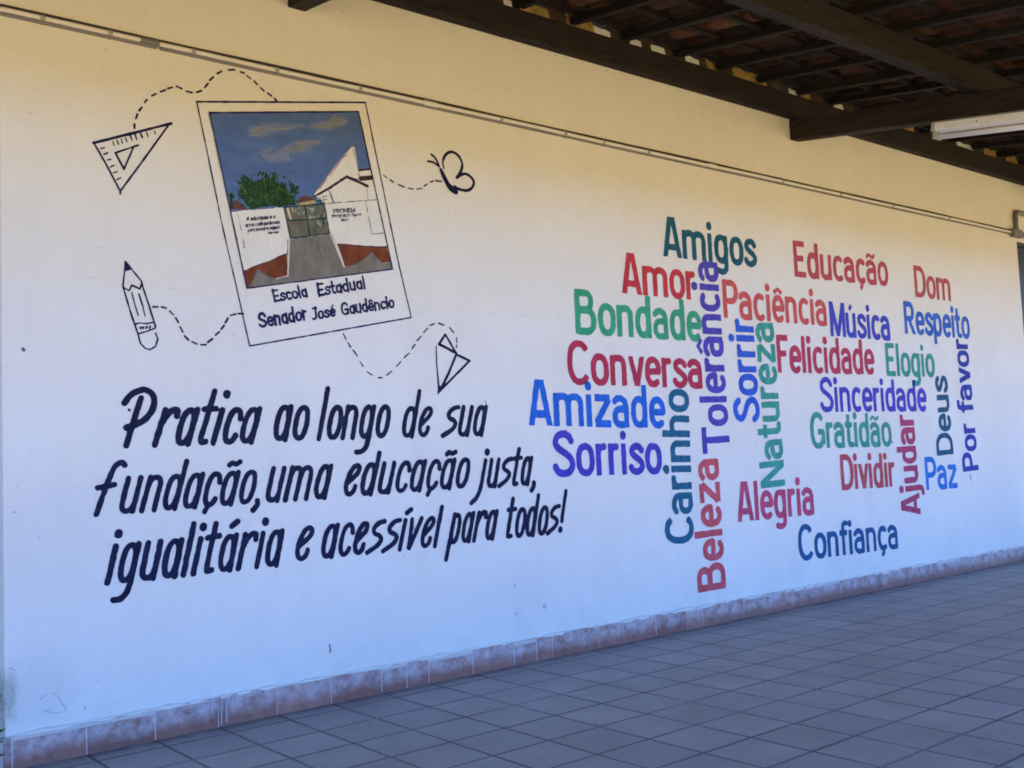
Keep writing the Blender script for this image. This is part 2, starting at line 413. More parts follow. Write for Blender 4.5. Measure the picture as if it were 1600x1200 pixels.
# --- block lettering of the coloured words: glyph = (advance, strokes); a stroke is points, or ('dot',x,z), or ('w',k,points), or ('clip',points)
def block():
    g = {}
    ell = lambda cx: arc(cx, .36, .135, .30, 90, 450)
    g['A'] = (.50, [('clip', [(.055, -.06), (.222, 1.06)]), ('clip', [(.435, -.06), (.268, 1.06)]), [(.13, .25), (.36, .25)]])
    g['B'] = (.50, [[(.07, 0), (.07, 1)], [(.07, .93)]+arc(.235, .745, .135, .185, 90, -90)+[(.07, .56)], [(.07, .545)]+arc(.25, .305, .165, .24, 90, -90)+[(.07, .065)]])
    g['C'] = (.50, [arc(.265, .5, .195, .44, 38, 322)])
    g['D'] = (.50, [[(.07, 0), (.07, 1)], [(.07, .93)]+arc(.215, .5, .22, .43, 90, -90)+[(.07, .07)]])
    g['E'] = (.42, [[(.07, 0), (.07, 1)], [(.07, .93), (.37, .93)], [(.07, .52), (.32, .52)], [(.07, .07), (.38, .07)]])
    g['F'] = (.39, [[(.07, 0), (.07, 1)], [(.07, .93), (.37, .93)], [(.07, .51), (.31, .51)]])
    g['G'] = (.53, [arc(.265, .5, .195, .44, 40, 330), [(.27, .46), (.46, .46)], [(.45, .50), (.45, .10)]])
    g['J'] = (.40, [sm([(.28, 1), (.28, .5), (.27, .2), (.17, .07), (.05, .13)]), [(.1, .93), (.35, .93)]])
    g['M'] = (.60, [[(.07, 0), (.07, 1)], [(.53, 0), (.53, 1)], ('clip', [(.075, 1.03), (.30, .02)]), ('clip', [(.525, 1.03), (.30, .02)])])
    g['N'] = (.52, [[(.07, 0), (.07, 1)], [(.44, 0), (.44, 1)], ('clip', [(.06, 1.04), (.45, -.04)])])
    g['P'] = (.46, [[(.07, 0), (.07, 1)], [(.07, .93)]+arc(.235, .69, .16, .24, 90, -90)+[(.07, .45)]])
    g['R'] = (.49, [[(.07, 0), (.07, 1)], [(.07, .93)]+arc(.235, .70, .155, .23, 90, -90)+[(.07, .47)], ('clip', [(.22, .46), (.44, -.06)])])
    g['S'] = (.49, [sm([(.42, .77), (.36, .89), (.255, .94), (.13, .88), (.085, .74), (.14, .615), (.26, .52), (.38, .41), (.425, .26), (.37, .115), (.245, .06), (.125, .10), (.055, .23)])])
    g['T'] = (.48, [[(0, .93), (.48, .93)], [(.24, 0), (.24, .95)]])
    g['a'] = (.42, [sm([(.055, .575), (.12, .645), (.20, .66), (.29, .60), (.325, .49)])+[(.325, .36), (.325, 0)], [(.325, .42)]+arc(.20, .235, .135, .18, 90, 270)+[(.325, .065)]])
    g['c'] = (.38, [arc(.21, .36, .14, .30, 48, 312)])
    g['d'] = (.43, [[(.335, 0), (.335, 1)], ell(.205)])
    g['e'] = (.41, [[(.08, .37), (.345, .37)]+arc(.21, .36, .14, .30, 3, 318)])
    g['f'] = (.29, [[(.13, 0), (.13, .78)]+sm([(.13, .8), (.165, .92), (.29, .935)]), [(.01, .655), (.27, .655)]])
    g['g'] = (.43, [ell(.205), [(.335, .72), (.335, .0)]+sm([(.335, -.04), (.31, -.17), (.21, -.225), (.08, -.19)])])
    g['h'] = (.43, [[(.07, 0), (.07, 1)], arc(.20, .48, .13, .175, 180, 0)+[(.33, 0)]])
    g['i'] = (.19, [[(.085, 0), (.085, .72)], ('dot', .085, .915)])
    g['j'] = (.21, [[(.10, .72), (.10, -.06)]+sm([(.10, -.08), (.07, -.19), (-.04, -.22)]), ('dot', .10, .915)])
    g['l'] = (.18, [[(.08, 0), (.08, 1)]])
    g['m'] = (.67, [[(.07, 0), (.07, .72)], arc(.195, .48, .125, .175, 180, 0)+[(.32, 0)], arc(.45, .48, .13, .175, 180, 0)+[(.58, 0)]])
    g['n'] = (.43, [[(.07, 0), (.07, .72)], arc(.20, .48, .13, .175, 180, 0)+[(.33, 0)]])
    g['o'] = (.43, [arc(.215, .36, .145, .30, 90, 450)])
    g['p'] = (.43, [[(.07, -.26), (.07, .72)], ell(.20)])
    g['r'] = (.28, [[(.07, 0), (.07, .72)], arc(.20, .45, .13, .20, 180, 78)])
    g['s'] = (.38, [sm([(.325, .55), (.27, .635), (.195, .66), (.105, .61), (.085, .515), (.15, .42), (.255, .335), (.32, .235), (.295, .125), (.195, .06), (.10, .09), (.045, .18)])])
    g['t'] = (.29, [[(.12, .96), (.12, .2)]+sm([(.12, .18), (.155, .085), (.27, .075)]), [(0, .655), (.25, .655)]])
    g['u'] = (.43, [[(.335, .72), (.335, 0)], [(.07, .72)]+arc(.20, .24, .13, .175, 180, 360)])
    g['v'] = (.38, [('clip', [(.05, .78), (.205, -.05)]), ('clip', [(.345, .78), (.19, -.05)])])
    g['z'] = (.40, [[(.03, .655), (.355, .655)], [(.345, .64), (.05, .08)], [(.03, .068), (.37, .068)]])
    g['ç'] = (g['c'][0], g['c'][1]+[('w', .8, [(.20, .05), (.215, -.06), (.15, -.18)])])
    g['ã'] = (g['a'][0], g['a'][1]+[('w', .62, sm([(.06, .81), (.12, .885), (.20, .85), (.27, .815), (.34, .89)]))])
    g['â'] = (g['a'][0], g['a'][1]+[('w', .7, [(.07, .80), (.20, .93), (.33, .80)])])
    g['ê'] = (g['e'][0], g['e'][1]+[('w', .7, [(.09, .80), (.21, .90), (.33, .80)])])
    g['é'] = (g['e'][0], g['e'][1]+[('w', .7, [(.17, .80), (.27, .93)])])
    g['ú'] = (g['u'][0], g['u'][1]+[('w', .8, [(.17, .81), (.25, .95)])])
    g['.'] = (.19, [('dot', .09, .085)]); g[' '] = (.22, []); g['-'] = (.2, [[(0, .4), (.18, .4)]])
    return g
# --- slanted brush hand of the three sentences (drawn upright, sheared when set)
def brush():
    g = {}
    bowl = lambda cx: arc(cx, .345, .105, .30, 75, 435)
    st = [(.265, .655), (.262, .02)]
    g['P'] = (.47, [[(.06, .84), (.045, .03)], sm([(-.19, .77), (-.11, .90), (.085, .965), (.26, .87), (.315, .70), (.24, .50), (.08, .385), (-.04, .35)])])
    g['a'] = (.37, [bowl(.15), st]); g['o'] = (.33, [arc(.16, .345, .11, .30, 90, 450)])
    g['r'] = (.36, [[(.065, .655), (.05, .03)], sm([(.055, .40), (.12, .57), (.20, .65), (.275, .645), (.29, .54)])])
    g['n'] = (.38, [[(.06, .655), (.05, .03)], [(.055, .46)]+arc(.165, .47, .105, .175, 170, 0)+[(.27, .03)]])
    g['m'] = (.60, [[(.06, .655), (.05, .03)], [(.055, .46)]+arc(.16, .47, .10, .175, 170, 0)+[(.255, .03)], [(.26, .46)]+arc(.37, .47, .10, .175, 170, 0)+[(.475, .03)]])
    g['u'] = (.38, [[(.055, .655), (.055, .24)]+arc(.16, .22, .105, .175, 180, 350), [(.27, .655), (.268, .03)]])
    g['t'] = (.29, [[(.115, .95), (.095, .15)]+sm([(.095, .12), (.12, .05), (.20, .06)]), [(.015, .655), (.225, .67)]])
    g['i'] = (.18, [[(.06, .645), (.05, .03)], ('dot', .065, .90)]); g['í'] = (.18, [[(.06, .645), (.05, .03)], [(.06, .85), (.15, .97)]])
    g['l'] = (.18, [[(.06, .98), (.05, .03)]])
    g['c'] = (.32, [arc(.155, .345, .11, .30, 22, 325)])
    g['ç'] = (.32, [arc(.155, .345, .11, .30, 22, 325), [(.14, .04), (.10, -.09)]])
    g['d'] = (.37, [bowl(.15), [(.27, 1.0), (.262, .02)]])
    g['e'] = (.34, [sm([(.05, .27), (.13, .36), (.23, .48), (.25, .59), (.20, .645), (.12, .60), (.06, .42), (.05, .22), (.09, .09), (.16, .05), (.225, .11), (.24, .21)])])
    g['s'] = (.36, [sm([(.29, .655), (.17, .63), (.075, .53), (.10, .425), (.22, .365), (.285, .28), (.22, .16), (.02, .03)])])
    g['f'] = (.40, [sm([(.33, .98), (.27, 1.05), (.185, 1.0), (.14, .85), (.115, .6), (.085, .3), (.06, .03)]), [(-.03, .51), (.24, .55)]])
    g['g'] = (.37, [bowl(.15), [(.265, .655), (.255, .0)]+sm([(.25, -.03), (.22, -.18), (.14, -.26), (.03, -.27)])])
    g['j'] = (.20, [sm([(.07, .645), (.06, .3), (.045, .02), (-.02, -.18), (-.16, -.31)]), ('dot', .08, .90)])
    g['v'] = (.33, [[(.045, .655), (.085, .04)], [(.095, .04), (.27, .655)]])
    g['p'] = (.37, [[(.075, .66), (.045, -.33)], arc(.165, .345, .10, .30, 110, -200)])
    g['á'] = (.37, g['a'][1]+[[(.14, .86), (.235, .96)]])
    g['ã'] = (.37, g['a'][1]+[sm([(.05, .84), (.10, .90), (.18, .86), (.25, .92)])])
    g[','] = (.14, [('w', 1.1, sm([(.085, .05), (.10, -.01), (.085, -.06), (.04, -.13)]))]); g['!'] = (.18, [[(.09, 1.06), (.07, .29)], ('dot', .065, .085)])
    g[' '] = (.2, []); g['A'] = (.42, [[(.03, .03), (.2, .97), (.36, .03)], [(.1, .35), (.3, .35)]])
    return g
# --- caption hand: block capitals with plain one-storey a
BLOCK = block(); BRUSH = brush(); CAPT = dict(BLOCK)
CAPT['a'] = (.42, [arc(.205, .36, .13, .30, 90, 450), [(.335, .72), (.335, 0)]]); CAPT['O'] = (.5, [arc(.25, .5, .19, .44, 90, 450)])
CAPT['.'] = BLOCK['.']; CAPT[','] = (.16, [[(.1, .08), (.05, -.12)]]); CAPT['b'] = (.43, [[(.07, 0), (.07, 1)], arc(.2, .36, .135, .3, 90, 450)])

def letter_word(name, text, font, p0, p1, p2, mat, parent, off, wid, xh=None, mode='h', butt=True, h=0.0045, wob=0.0012, label=None):
    """p0/p1: pixel of baseline start/end, p2: pixel of cap height above p0. mode h: letters stand upright; v: word runs up the wall; s: sheared."""
    A, B, C = W(*p0), W(*p1), W(*p2)
    if mode == 'v': C = np.array([C[0], A[1]+(C[0]-A[0])*(-(B-A)[0]/(B-A)[1])])
    ex = B-A
    up = C-A
    if mode == 'h': up = np.array([0.0, up[1]-up[0]*ex[1]/ex[0]])
    # total advance
    tot = sum(font[c][0] for c in text[:-1])+font[text[-1]][0]-0.045
    ux = ex/tot
    caph = np.linalg.norm(up)
    fx = 0.70 if font is BRUSH else 0.72
    xh = xh or fx
    def mapz(z): return z*xh/fx if z <= fx else xh+(z-fx)*(1-xh)/(1-fx)
    def P(x, z): return A+ux*x+up*mapz(z)
    rad = wid*caph/2
    exn = ex/np.linalg.norm(ex); perp = np.array([-exn[1], exn[0]])
    if perp@up < 0: perp = -perp
    hh = up@perp
    clipf = lambda X, Z: np.maximum(((X-A[0])*perp[0]+(Z-A[1])*perp[1])/1.0-hh*1.0, -((X-A[0])*perp[0]+(Z-A[1])*perp[1]))
    clipx = lambda X, Z: np.maximum(((X-A[0])*perp[0]+(Z-A[1])*perp[1])-hh*xh, -((X-A[0])*perp[0]+(Z-A[1])*perp[1]))
    allp = []; jobs = []
    x = 0.0
    for ch in text:
        adv, sts = font[ch]
        dz = 0.0 if not butt else 0.0
        for s in sts:
            if isinstance(s[0], str):
                if s[0] == 'dot':
                    c = P(x+s[1], s[2]); k = 1.22 if butt else 1.35
                    pts = [c-up*0.012, c+up*0.012]; jobs.append((pts, rad*k, False, None))
                elif s[0] == 'w':
                    pts = [P(x+a, b) for a, b in s[2]]; jobs.append((pts, rad*s[1], butt, None))
                else:
                    pts = [P(x+a, b) for a, b in s[1]]; jobs.append((pts, rad, True, clipx if ch == 'v' else clipf))
            else:
                pts = [P(x+a, b) for a, b in s]; jobs.append((pts, rad, butt, None))
            allp += [np.asarray(q) for q in pts]
        x += adv
    allp = np.array(allp); m = rad*1.5+2*h
    cv = Canvas(allp[:, 0].min()-m, allp[:, 0].max()+m, allp[:, 1].min()-m, allp[:, 1].max()+m, h)
    for pts, r_, bt, cl in jobs: cv.stroke(pts, r_*random.uniform(.96, 1.04), bt, cl)
    cv.wobble(wob, 0.03); cv.wobble(wob*.6, 0.012)
    o = cv.mesh(name, mat, parent, off)
    if label: o['label'] = label
    return o

# coloured words: text, baseline start, baseline end, cap height point, mode, colour, colour word
WORDS = [
 ('Bondade', (898.75, 521.3), (1095, 533), (898.75, 451.6), 'h', (.040, .30, .165), 'green'),
 ('Conversa', (886.6, 600.0), (1097.5, 606.5), (886.6, 531.8), 'h', (.40, .030, .072), 'crimson'),
 ('Amizade', (825.6, 664.6), (1038.4, 668.4), (825.6, 591.9), 'h', (.016, .115, .52), 'blue'),
 ('Sorriso.', (863.5, 744.6), (1045, 739.5), (863.5, 673.6), 'h', (.055, .048, .38), 'violet blue'),
 ('Amor', (971.5, 457.9), (1085.9, 469), (971.5, 393.4), 'h', (.47, .038, .052), 'red'),
 ('Amigos', (1036, 400.3), (1181, 417.2), (1036, 337.2), 'h', (.012, .088, .13), 'dark teal'),
 ('Paciência', (1130.2, 496.3), (1292, 509.2), (1130.2, 436.7), 'h', (.52, .085, .085), 'brick red'),
 ('Educação', (1241, 431.8), (1387.5, 446.8), (1241, 376.3), 'h', (.42, .065, .09), 'dull red'),
 ('Dom', (1429.7, 463.5), (1485.6, 470.4), (1429.7, 415.2), 'h', (.42, .080, .085), 'brownish red'),
 ('Música', (1297.5, 525), (1391, 531.8), (1297.5, 471.2), 'h', (.052, .060, .42), 'indigo'),
 ('Respeito', (1413.75, 520.9), (1515.2, 529.3), (1413.75, 470.9), 'h', (.03, .115, .46), 'medium blue'),
 ('Felicidade', (1215, 581.9), (1365.8, 584.6), (1215, 523.5), 'h', (.42, .042, .09), 'raspberry red'),
 ('Elogio', (1385, 587.2), (1460.3, 588.7), (1385, 536.2), 'h', (.035, .27, .22), 'sea green'),
 ('Sinceridade', (1281.5, 643.3), (1447.4, 642.2), (1281.5, 589.6), 'h', (.062, .050, .40), 'violet'),
 ('Gratidão', (1267, 700.5), (1392.8, 697), (1267, 644.8), 'h', (.05, .27, .21), 'grey green'),
 ('Dividir', (1314.7, 765.6), (1398.2, 760), (1314.7, 710.4), 'h', (.44, .065, .085), 'rust red'),
 ('Paz', (1446.9, 766), (1495.5, 761.6), (1446.9, 714.6), 'h', (.022, .155, .52), 'bright blue'),
 ('Alegria', (1152.2, 815.6), (1272, 803.4), (1152.2, 753), 'h', (.46, .062, .13), 'plum red'),
 ('Confiança', (1248, 876.6), (1403.2, 856.3), (1248, 820.6), 'h', (.014, .082, .22), 'dark blue'),
 ('Carinho', (1083.5, 849), (1075.0, 611.5), (1040.8, 854), 'v', (.014, .105, .19), 'petrol blue'),
 ('Beleza', (1133.8, 919.6), (1121.1, 717), (1090.8, 926.6), 'v', (.52, .080, .10), 'rose red'),
 ('Tolerância', (1140.6, 705.8), (1120, 411), (1099.0, 711), 'v', (.072, .055, .36), 'purple'),
 ('Sorrir', (1187, 660), (1176.3, 501.3), (1148, 664.5), 'v', (.028, .095, .50), 'royal blue'),
 ('Natureza', (1226.7, 759.5), (1207, 505.4), (1189, 763), 'v', (.045, .28, .22), 'turquoise green'),
 ('Ajudar', (1438.6, 803.5), (1426.7, 648.8), (1409, 806.5), 'v', (.38, .050, .12), 'maroon'),
 ('Deus', (1489.7, 710.5), (1479, 589.5), (1464.3, 712), 'v', (.013, .085, .16), 'dark petrol'),
 ('Por favor', (1529, 734.8), (1510.9, 531.4), (1505, 737.5), 'v', (.028, .042, .30), 'navy violet'),
]
for (tx, p0, p1, p2, mode, col, cn) in WORDS:
    m = paint(cn.replace(' ', '_')+'_paint', col)
    wd = .164 if mode == 'h' else .166
    letter_word('painted_word', tx, BLOCK, p0, p1, p2, m, wall, 0.0020 if mode == 'h' else 0.0026, wd, mode=mode,
                label='%s painted word "%s"%s' % (cn, tx, '' if mode == 'h' else ' running up the wall'))

# three sentences in navy brush lettering
LINES = [
 ('Pratica', (192, 699), (397, 692.5), (219.2, 605.6), .66, .104),
 ('ao', (424, 689), (475.5, 688), (439.8, 603.2), .66, .104),
 ('longo', (494, 688), (603, 684), (508, 605.6), .667, .102),
 ('de', (625, 684), (670, 683), (637, 611), .68, .102),
 ('sua', (690, 683), (755.5, 681), (703.5, 608), .66, .102),
 ('fundação,', (144, 806.5), (402, 786.5), (165.0, 727), .76, .112),
 ('uma', (411, 786), (511, 779), (428, 710), .75, .112),
 ('educação', (533, 777), (727, 762.3), (547.5, 710), .79, .122),
 ('justa,', (748, 764), (834, 757.5), (757.5, 702), .77, .120),
 ('igualitária', (162.4, 914.5), (436, 884), (181, 827), .745, .112),
 ('e', (457, 878), (482, 875.5), (472, 803), .75, .112),
 ('acessível', (498, 873.5), (684, 854.5), (512, 804), .79, .118),
 ('para', (698.5, 851), (772, 843), (709.9, 786), .76, .115),
 ('todos!', (787, 842.4), (878, 833), (796.0, 777), .74, .115),
]
for (tx, p0, p1, p2, xh, wd) in LINES:
    letter_word('painted_word', tx, BRUSH, p0, p1, p2, NAVY, wall, 0.0020, wd, xh=xh, mode='s', butt=False, h=0.0045, wob=0.0009,
                label='navy brush lettered word "%s"' % tx)

# line drawings ------------------------------------------------------------
def zreg(ox, oz, s): return lambda pts: [(ox+a/s, oz+b/s) for a, b in pts]
def line_part(name, strokes, mat, parent, off, polys=(), h=0.003, wob=0.0007, label=None, butt=False):
    """strokes: list of (pixel points, width in px [or list of widths]); polys: pixel polygons"""
    P = [([W(*q) for q in pts], wpx, pts[len(pts)//2]) for pts, wpx in strokes]
    Q = [[W(*q) for q in pl] for pl in polys]
    al = np.array([q for p in P for q in p[0]]+[q for p in Q for q in p])
    cv = Canvas(al[:, 0].min()-.03, al[:, 0].max()+.03, al[:, 1].min()-.03, al[:, 1].max()+.03, h)
    for pts, wpx, mid in P:
        s = mpp(*mid)/2
        cv.stroke(pts, (np.array(wpx)*s) if not np.isscalar(wpx) else wpx*s, butt)
    for q in Q: cv.poly(q)
    if wob: cv.wobble(wob, 0.03)
    o = cv.mesh(name, mat, parent, off)
    if label: o['label'] = label
    return o
z = zreg(130, 90, 5)
def S(f, pts, wd): return (f(pts), wd)
ticks = [((230, 655), (240, 685)), ((262, 645), (275, 678)), ((297, 635), (305, 668)), ((330, 628), (340, 660)), ((368, 612), (380, 645)), ((405, 605), (417, 640)), ((450, 595), (460, 625)), ((495, 585), (505, 618)), ((555, 570), (562, 595)),
         ((135, 712), (165, 703)), ((160, 758), (190, 745)), ((188, 802), (215, 795)), ((212, 855), (240, 842)), ((235, 902), (268, 890)), ((262, 955), (292, 938))]
line_part('painted_set_square', [S(z, [(80, 668), (688, 515)], 4.2), S(z, [(80, 662), (182, 840), (288, 1045)], 3.2), S(z, [(660, 535), (470, 800), (288, 1045), (288, 1065)], 3.0),
    S(z, [(250, 745), (428, 685)], 2.9), S(z, [(250, 745), (318, 872)], 3.3), S(z, [(318, 872), (390, 705)], 2.9)]+[S(z, t, 2.3) for t in ticks], NAVY, wall, .002, label='navy outline drawing of a set square with ruler ticks')
def dashes(segs, f, wd, label):
    line_part('dashed_trail', [S(f, sg, wd) for sg in segs], NAVY, wall, .002, label=label)
dashes([((400, 553), (400, 520)), ((410, 480), (422, 443)), ((437, 415), (458, 388)), ((480, 352), (497, 330)), ((535, 300), (568, 283)), ((603, 268), (640, 255)), ((660, 243), (695, 233)), ((727, 225), (770, 243)), ((803, 263), (850, 275)), ((885, 272), (922, 260)), ((948, 235), (975, 203)), ((988, 178), (1015, 152)), ((1048, 125), (1080, 108)), ((1135, 97), (1180, 95)), ((1228, 112), (1258, 122)), ((1280, 143), (1308, 165)), ((1335, 185), (1360, 212)), ((1383, 235), (1412, 262)), ((1440, 278), (1470, 300)), ((1493, 320), (1515, 345))], z, 3.0, 'dashed navy trail from the set square to the painted snapshot')
z = zreg(170, 390, 6.667)
sc = []
for x0 in (318, 345, 380, 415):
    sc += [S(z, [(x0, 802), (x0+8, 830), (x0+18, 800-(x0-318)*.12), (x0+20, 826-(x0-318)*.15)], 1.7)]
line_part('painted_pencil', [S(z, [(172, 125), (160, 260), (145, 385), (160, 430), (225, 650), (300, 870), (330, 980), (380, 1030), (430, 1042), (485, 1010), (510, 930), (485, 868)], 2.8),
    S(z, [(172, 125), (250, 220), (340, 330), (355, 395), (420, 590), (485, 800), (478, 820)], 2.8), S(z, [(145, 385), (165, 405), (212, 428), (238, 370), (322, 410), (345, 345)], 2.6),
    S(z, [(238, 450), (270, 570), (305, 685)], 2.4), S(z, [(312, 462), (350, 580), (378, 695)], 2.4), S(z, [(280, 775), (320, 765), (390, 772), (465, 758)], 2.6), S(z, [(310, 875), (400, 850), (480, 820)], 2.6)]+sc,
    NAVY, wall, .002, polys=[z([(172, 118), (164, 232), (205, 220), (245, 205)])], label='navy outline drawing of a pencil with eraser end')
dashes([((460, 597), (510, 597)), ((548, 598), (597, 610)), ((635, 643), (672, 680)), ((695, 712), (725, 760)), ((740, 805), (770, 858)), ((788, 900), (828, 940)), ((865, 960), (918, 985)), ((958, 992), (1008, 990)), ((1030, 965), (1080, 930)), ((1110, 892), (1150, 857)), ((1170, 828), (1200, 792)), ((1212, 762), (1242, 712)), ((1265, 687), (1320, 672)), ((1345, 668), (1400, 668))], z, 3.0, 'dashed navy trail from the pencil to the painted snapshot')
z = zreg(580, 220, 8)
line_part('painted_butterfly', [S(z, sm([(750, 172), (795, 213), (825, 265), (848, 322)]), 3.3), S(z, sm([(708, 258), (760, 265), (805, 290), (848, 322)]), 3.3),
    S(z, sm([(908, 345), (893, 265), (930, 175), (1000, 140), (1080, 180), (1132, 270), (1130, 350), (1100, 415), (1068, 460)]), [2.6]*8+[4.2]*33+[4.4]*8),
    S(z, sm([(1068, 460), (1110, 430), (1180, 415), (1245, 455), (1282, 520), (1255, 590), (1190, 622), (1100, 605), (1040, 575)]), 4.3)],
    NAVY, wall, .002, polys=[z(sm([(852, 345), (876, 343), (930, 440), (985, 535), (1045, 585), (1085, 635), (1068, 672), (1015, 655), (955, 595), (900, 490), (850, 370)], 4))], label='navy brush drawing of a butterfly in profile')
dashes([((150, 432), (195, 462)), ((232, 488), (278, 518)), ((335, 548), (410, 578)), ((460, 592), (520, 605)), ((572, 605), (632, 595)), ((657, 567), (700, 540)), ((732, 520), (772, 505)), ((805, 500), (875, 508))], z, 2.2, 'dashed navy trail from the painted snapshot to the butterfly')
z = zreg(520, 480, 6.667)
line_part('painted_paper_plane', [S(z, [(1170, 285), (1105, 385)], 3.6), S(z, [(1105, 385), (1285, 480)], 4.2), S(z, [(1285, 480), (1170, 285)], 3.4), S(z, [(1290, 495), (1425, 560)], 3.8),
    S(z, [(1410, 572), (1150, 835)], 3.4), S(z, [(1285, 490), (1205, 690), (1125, 850)], 4.0), S(z, [(1075, 405), (1080, 580), (1103, 840)], [1.6, 2.2, 3.0])],
    NAVY, wall, .002, polys=[z([(1093, 822), (1150, 818), (1165, 835), (1088, 918)])], label='navy outline drawing of a paper plane diving down')
dashes([((107, 275), (137, 335)), ((155, 370), (185, 415)), ((210, 447), (255, 508)), ((280, 567), (315, 615)), ((357, 675), (410, 708)), ((472, 735), (515, 735)), ((560, 708), (612, 667)), ((662, 617), (705, 570)), ((742, 525), (795, 478)), ((822, 435), (855, 388)), ((877, 348), (920, 302)), ((945, 265), (985, 220)), ((1010, 190), (1058, 172)), ((1100, 168), (1158, 187)), ((1215, 212), (1258, 265)), ((1285, 320), (1290, 365)), ((1288, 395), (1287, 420))], z, 2.1, 'dashed navy trail from the painted snapshot to the paper plane')

# the painted snapshot of the school front -----------------------------------------
z1 = zreg(300, 140, 4.4444); z2 = zreg(300, 360, 4.4444)
INNER = z1([(118, 162), (1153, 155)])+z2([(1390, 270), (380, 403)])
snap = line_part('painted_snapshot', [(z1([(32, 85), (1203, 90)]), 2.6), (z1([(1203, 90), (1430, 1190)])+z2([(1522, 605)]), 1.9), (z2([(1522, 605), (400, 803)]), 2.5), (z2([(400, 803), (300, 360), (215, -10)])+z1([(32, 85)]), 2.0)],
                 NAVYLINE, wall, .0022, label='tilted instant photo frame outlined in navy around a painting of a school gate')
def pic(name, polys, col, off, strokes=(), vary=.15, wob=.001, mat=None, label=None):
    m = mat or paint(name+'_paint', col, vary)
    if len(polys) > 1 and not strokes:
        for pl in polys: line_part(name, [], m, snap, off, [pl], h=.003, wob=wob, label=label)
        return
    return line_part(name, list(strokes), m, snap, off, polys, h=.003, wob=wob, label=label)
SKYM, t, b = mat_base('mural_sky_paint', (.07, .13, .33), .55, .3)
v = objvec(t); mp = N(t, 'ShaderNodeMapping'); mp.inputs['Scale'].default_value = (1, 1, 3.2); mp.inputs['Rotation'].default_value = (0, R(-6), 0); t.links.new(v, mp.inputs[0])
c = mixc(t, ramp(t, noise(t, mp.outputs[0], 5, 5, .6), .35, .7), (.060, .113, .28), (.085, .153, .35))
t.links.new(c, b.inputs['Base Color']); plaster_bump(t, b, .8)
pic('painted_sky', [INNER], None, .0015, mat=SKYM, wob=0)
def cloud_paint(name, al, col=(.56, .56, .55)):
    m, t, b = mat_base(name, col, .7, .1)
    v = objvec(t); mp = N(t, 'ShaderNodeMapping'); mp.inputs['Scale'].default_value = (1, 1, 4.5); t.links.new(v, mp.inputs[0])
    t.links.new(ramp(t, noise(t, mp.outputs[0], 10, 5, .7), .30, .66, al*.25, al), b.inputs['Alpha'])
    plaster_bump(t, b, .8); return m
def streaks(seeds, n, lmin, lmax, wmin, wmax):
    out = []
    for (ax, az, rx, rz, tilt) in seeds:
        for _ in range(n):
            a = random.uniform(0, 6.28); q = math.sqrt(random.random())
            x = ax+rx*q*math.cos(a); y_ = az+rz*q*math.sin(a); L = random.uniform(lmin, lmax)*(1.15-q)
            wd = random.uniform(wmin, wmax)
            out.append((z1([(x-L, y_+L*tilt), (x, y_+random.uniform(-4, 4)), (x+L, y_-L*tilt)]), [wd*.25, wd, wd*.2]))
    return out
CSEED = [(470, 290, 95, 34, .22), (600, 262, 190, 30, .05), (930, 255, 120, 26, -.03), (1010, 225, 60, 36, .1), (570, 462, 150, 50, -.04), (720, 410, 130, 30, .16), (800, 372, 110, 14, .16)]
for i_, (n_, k_, wa, wb) in enumerate(((16, 1.25, 4, 9), (12, 1.1, 3.5, 8), (10, .95, 3, 7), (9, .8, 2.5, 6), (7, .65, 2, 5), (5, .5, 1.5, 4))):
    pic('painted_cloud', [], None, .0018+.0002*i_, streaks([(a, q, rx*k_*.95, rz*k_*1.05, tl_) for a, q, rx, rz, tl_ in CSEED], n_, 30, 95, wa, wb), mat=cloud_paint('cloud_wash_paint', (.10+.016*i_)))
pic('painted_cloud', [], None, .0031, streaks([(455, 318, 60, 5, .02), (450, 285, 45, 16, .3), (935, 258, 70, 6, -.08), (560, 500, 80, 10, -.12), (800, 362, 80, 5, .18), (970, 330, 80, 4, .05)], 5, 20, 60, 1.2, 3), mat=cloud_paint('cloud_light_paint', .22))
# distant roofs left and right of the tree
pic('painted_far_roof', [z1([(268, 830), (290, 762), (335, 785), (388, 835)]), z1([(722, 782), (760, 745), (800, 737), (852, 757), (845, 770), (735, 790)])], (.13, .045, .040), .0020)
pic('painted_verge', [z1([(730, 790), (850, 768), (865, 790), (735, 812)])], (.42, .32, .17), .0022)
# tree of many brush dabs
def dabs(n, fn, wd): return [fn() for _ in range(n)]
def leaf(cx, cz, rx, rz, L, wpx):
    def f():
        while True:
            a, q = random.uniform(0, 6.283), math.sqrt(random.random())
            x = cx+rx*q*math.cos(a); zz = cz+rz*q*math.sin(a)
            if zz < 822-(x-270)*.06: break
        an = random.uniform(-2.4, -.7) if random.random() < .6 else random.uniform(0, 6.28); l = random.uniform(.5, 1)*L
        return (z1([(x, zz), (x+l*math.cos(an), min(zz+l*math.sin(an), 826))]), [wpx, wpx*.4])
    return f
TREE = [(470, 700, 140, 115), (570, 690, 130, 105), (640, 740, 110, 70), (380, 720, 70, 105), (520, 770, 170, 50)]
s_ = []
for (a, q, c_, d_) in TREE: s_ += dabs(90, leaf(a, q, c_*.93, d_*.98, 36, 2.0), 0)
s_ += [(z1([(340+random.uniform(-12, 60), 585+random.uniform(-8, 40)), (370+random.uniform(-25, 25), 620), (380, 680)]), [1, 2, 3]) for _ in range(8)]
s_ += [(z1([(525+random.uniform(-20, 40), 575+random.uniform(-6, 40)), (540+random.uniform(-25, 25), 630), (540, 700)]), [1, 2, 3]) for _ in range(8)]
s_ += [(z1([(265+random.uniform(-5, 25), 680+random.uniform(0, 60)), (272, 760), (275, 820)]), [1, 2.4, 3]) for _ in range(8)]
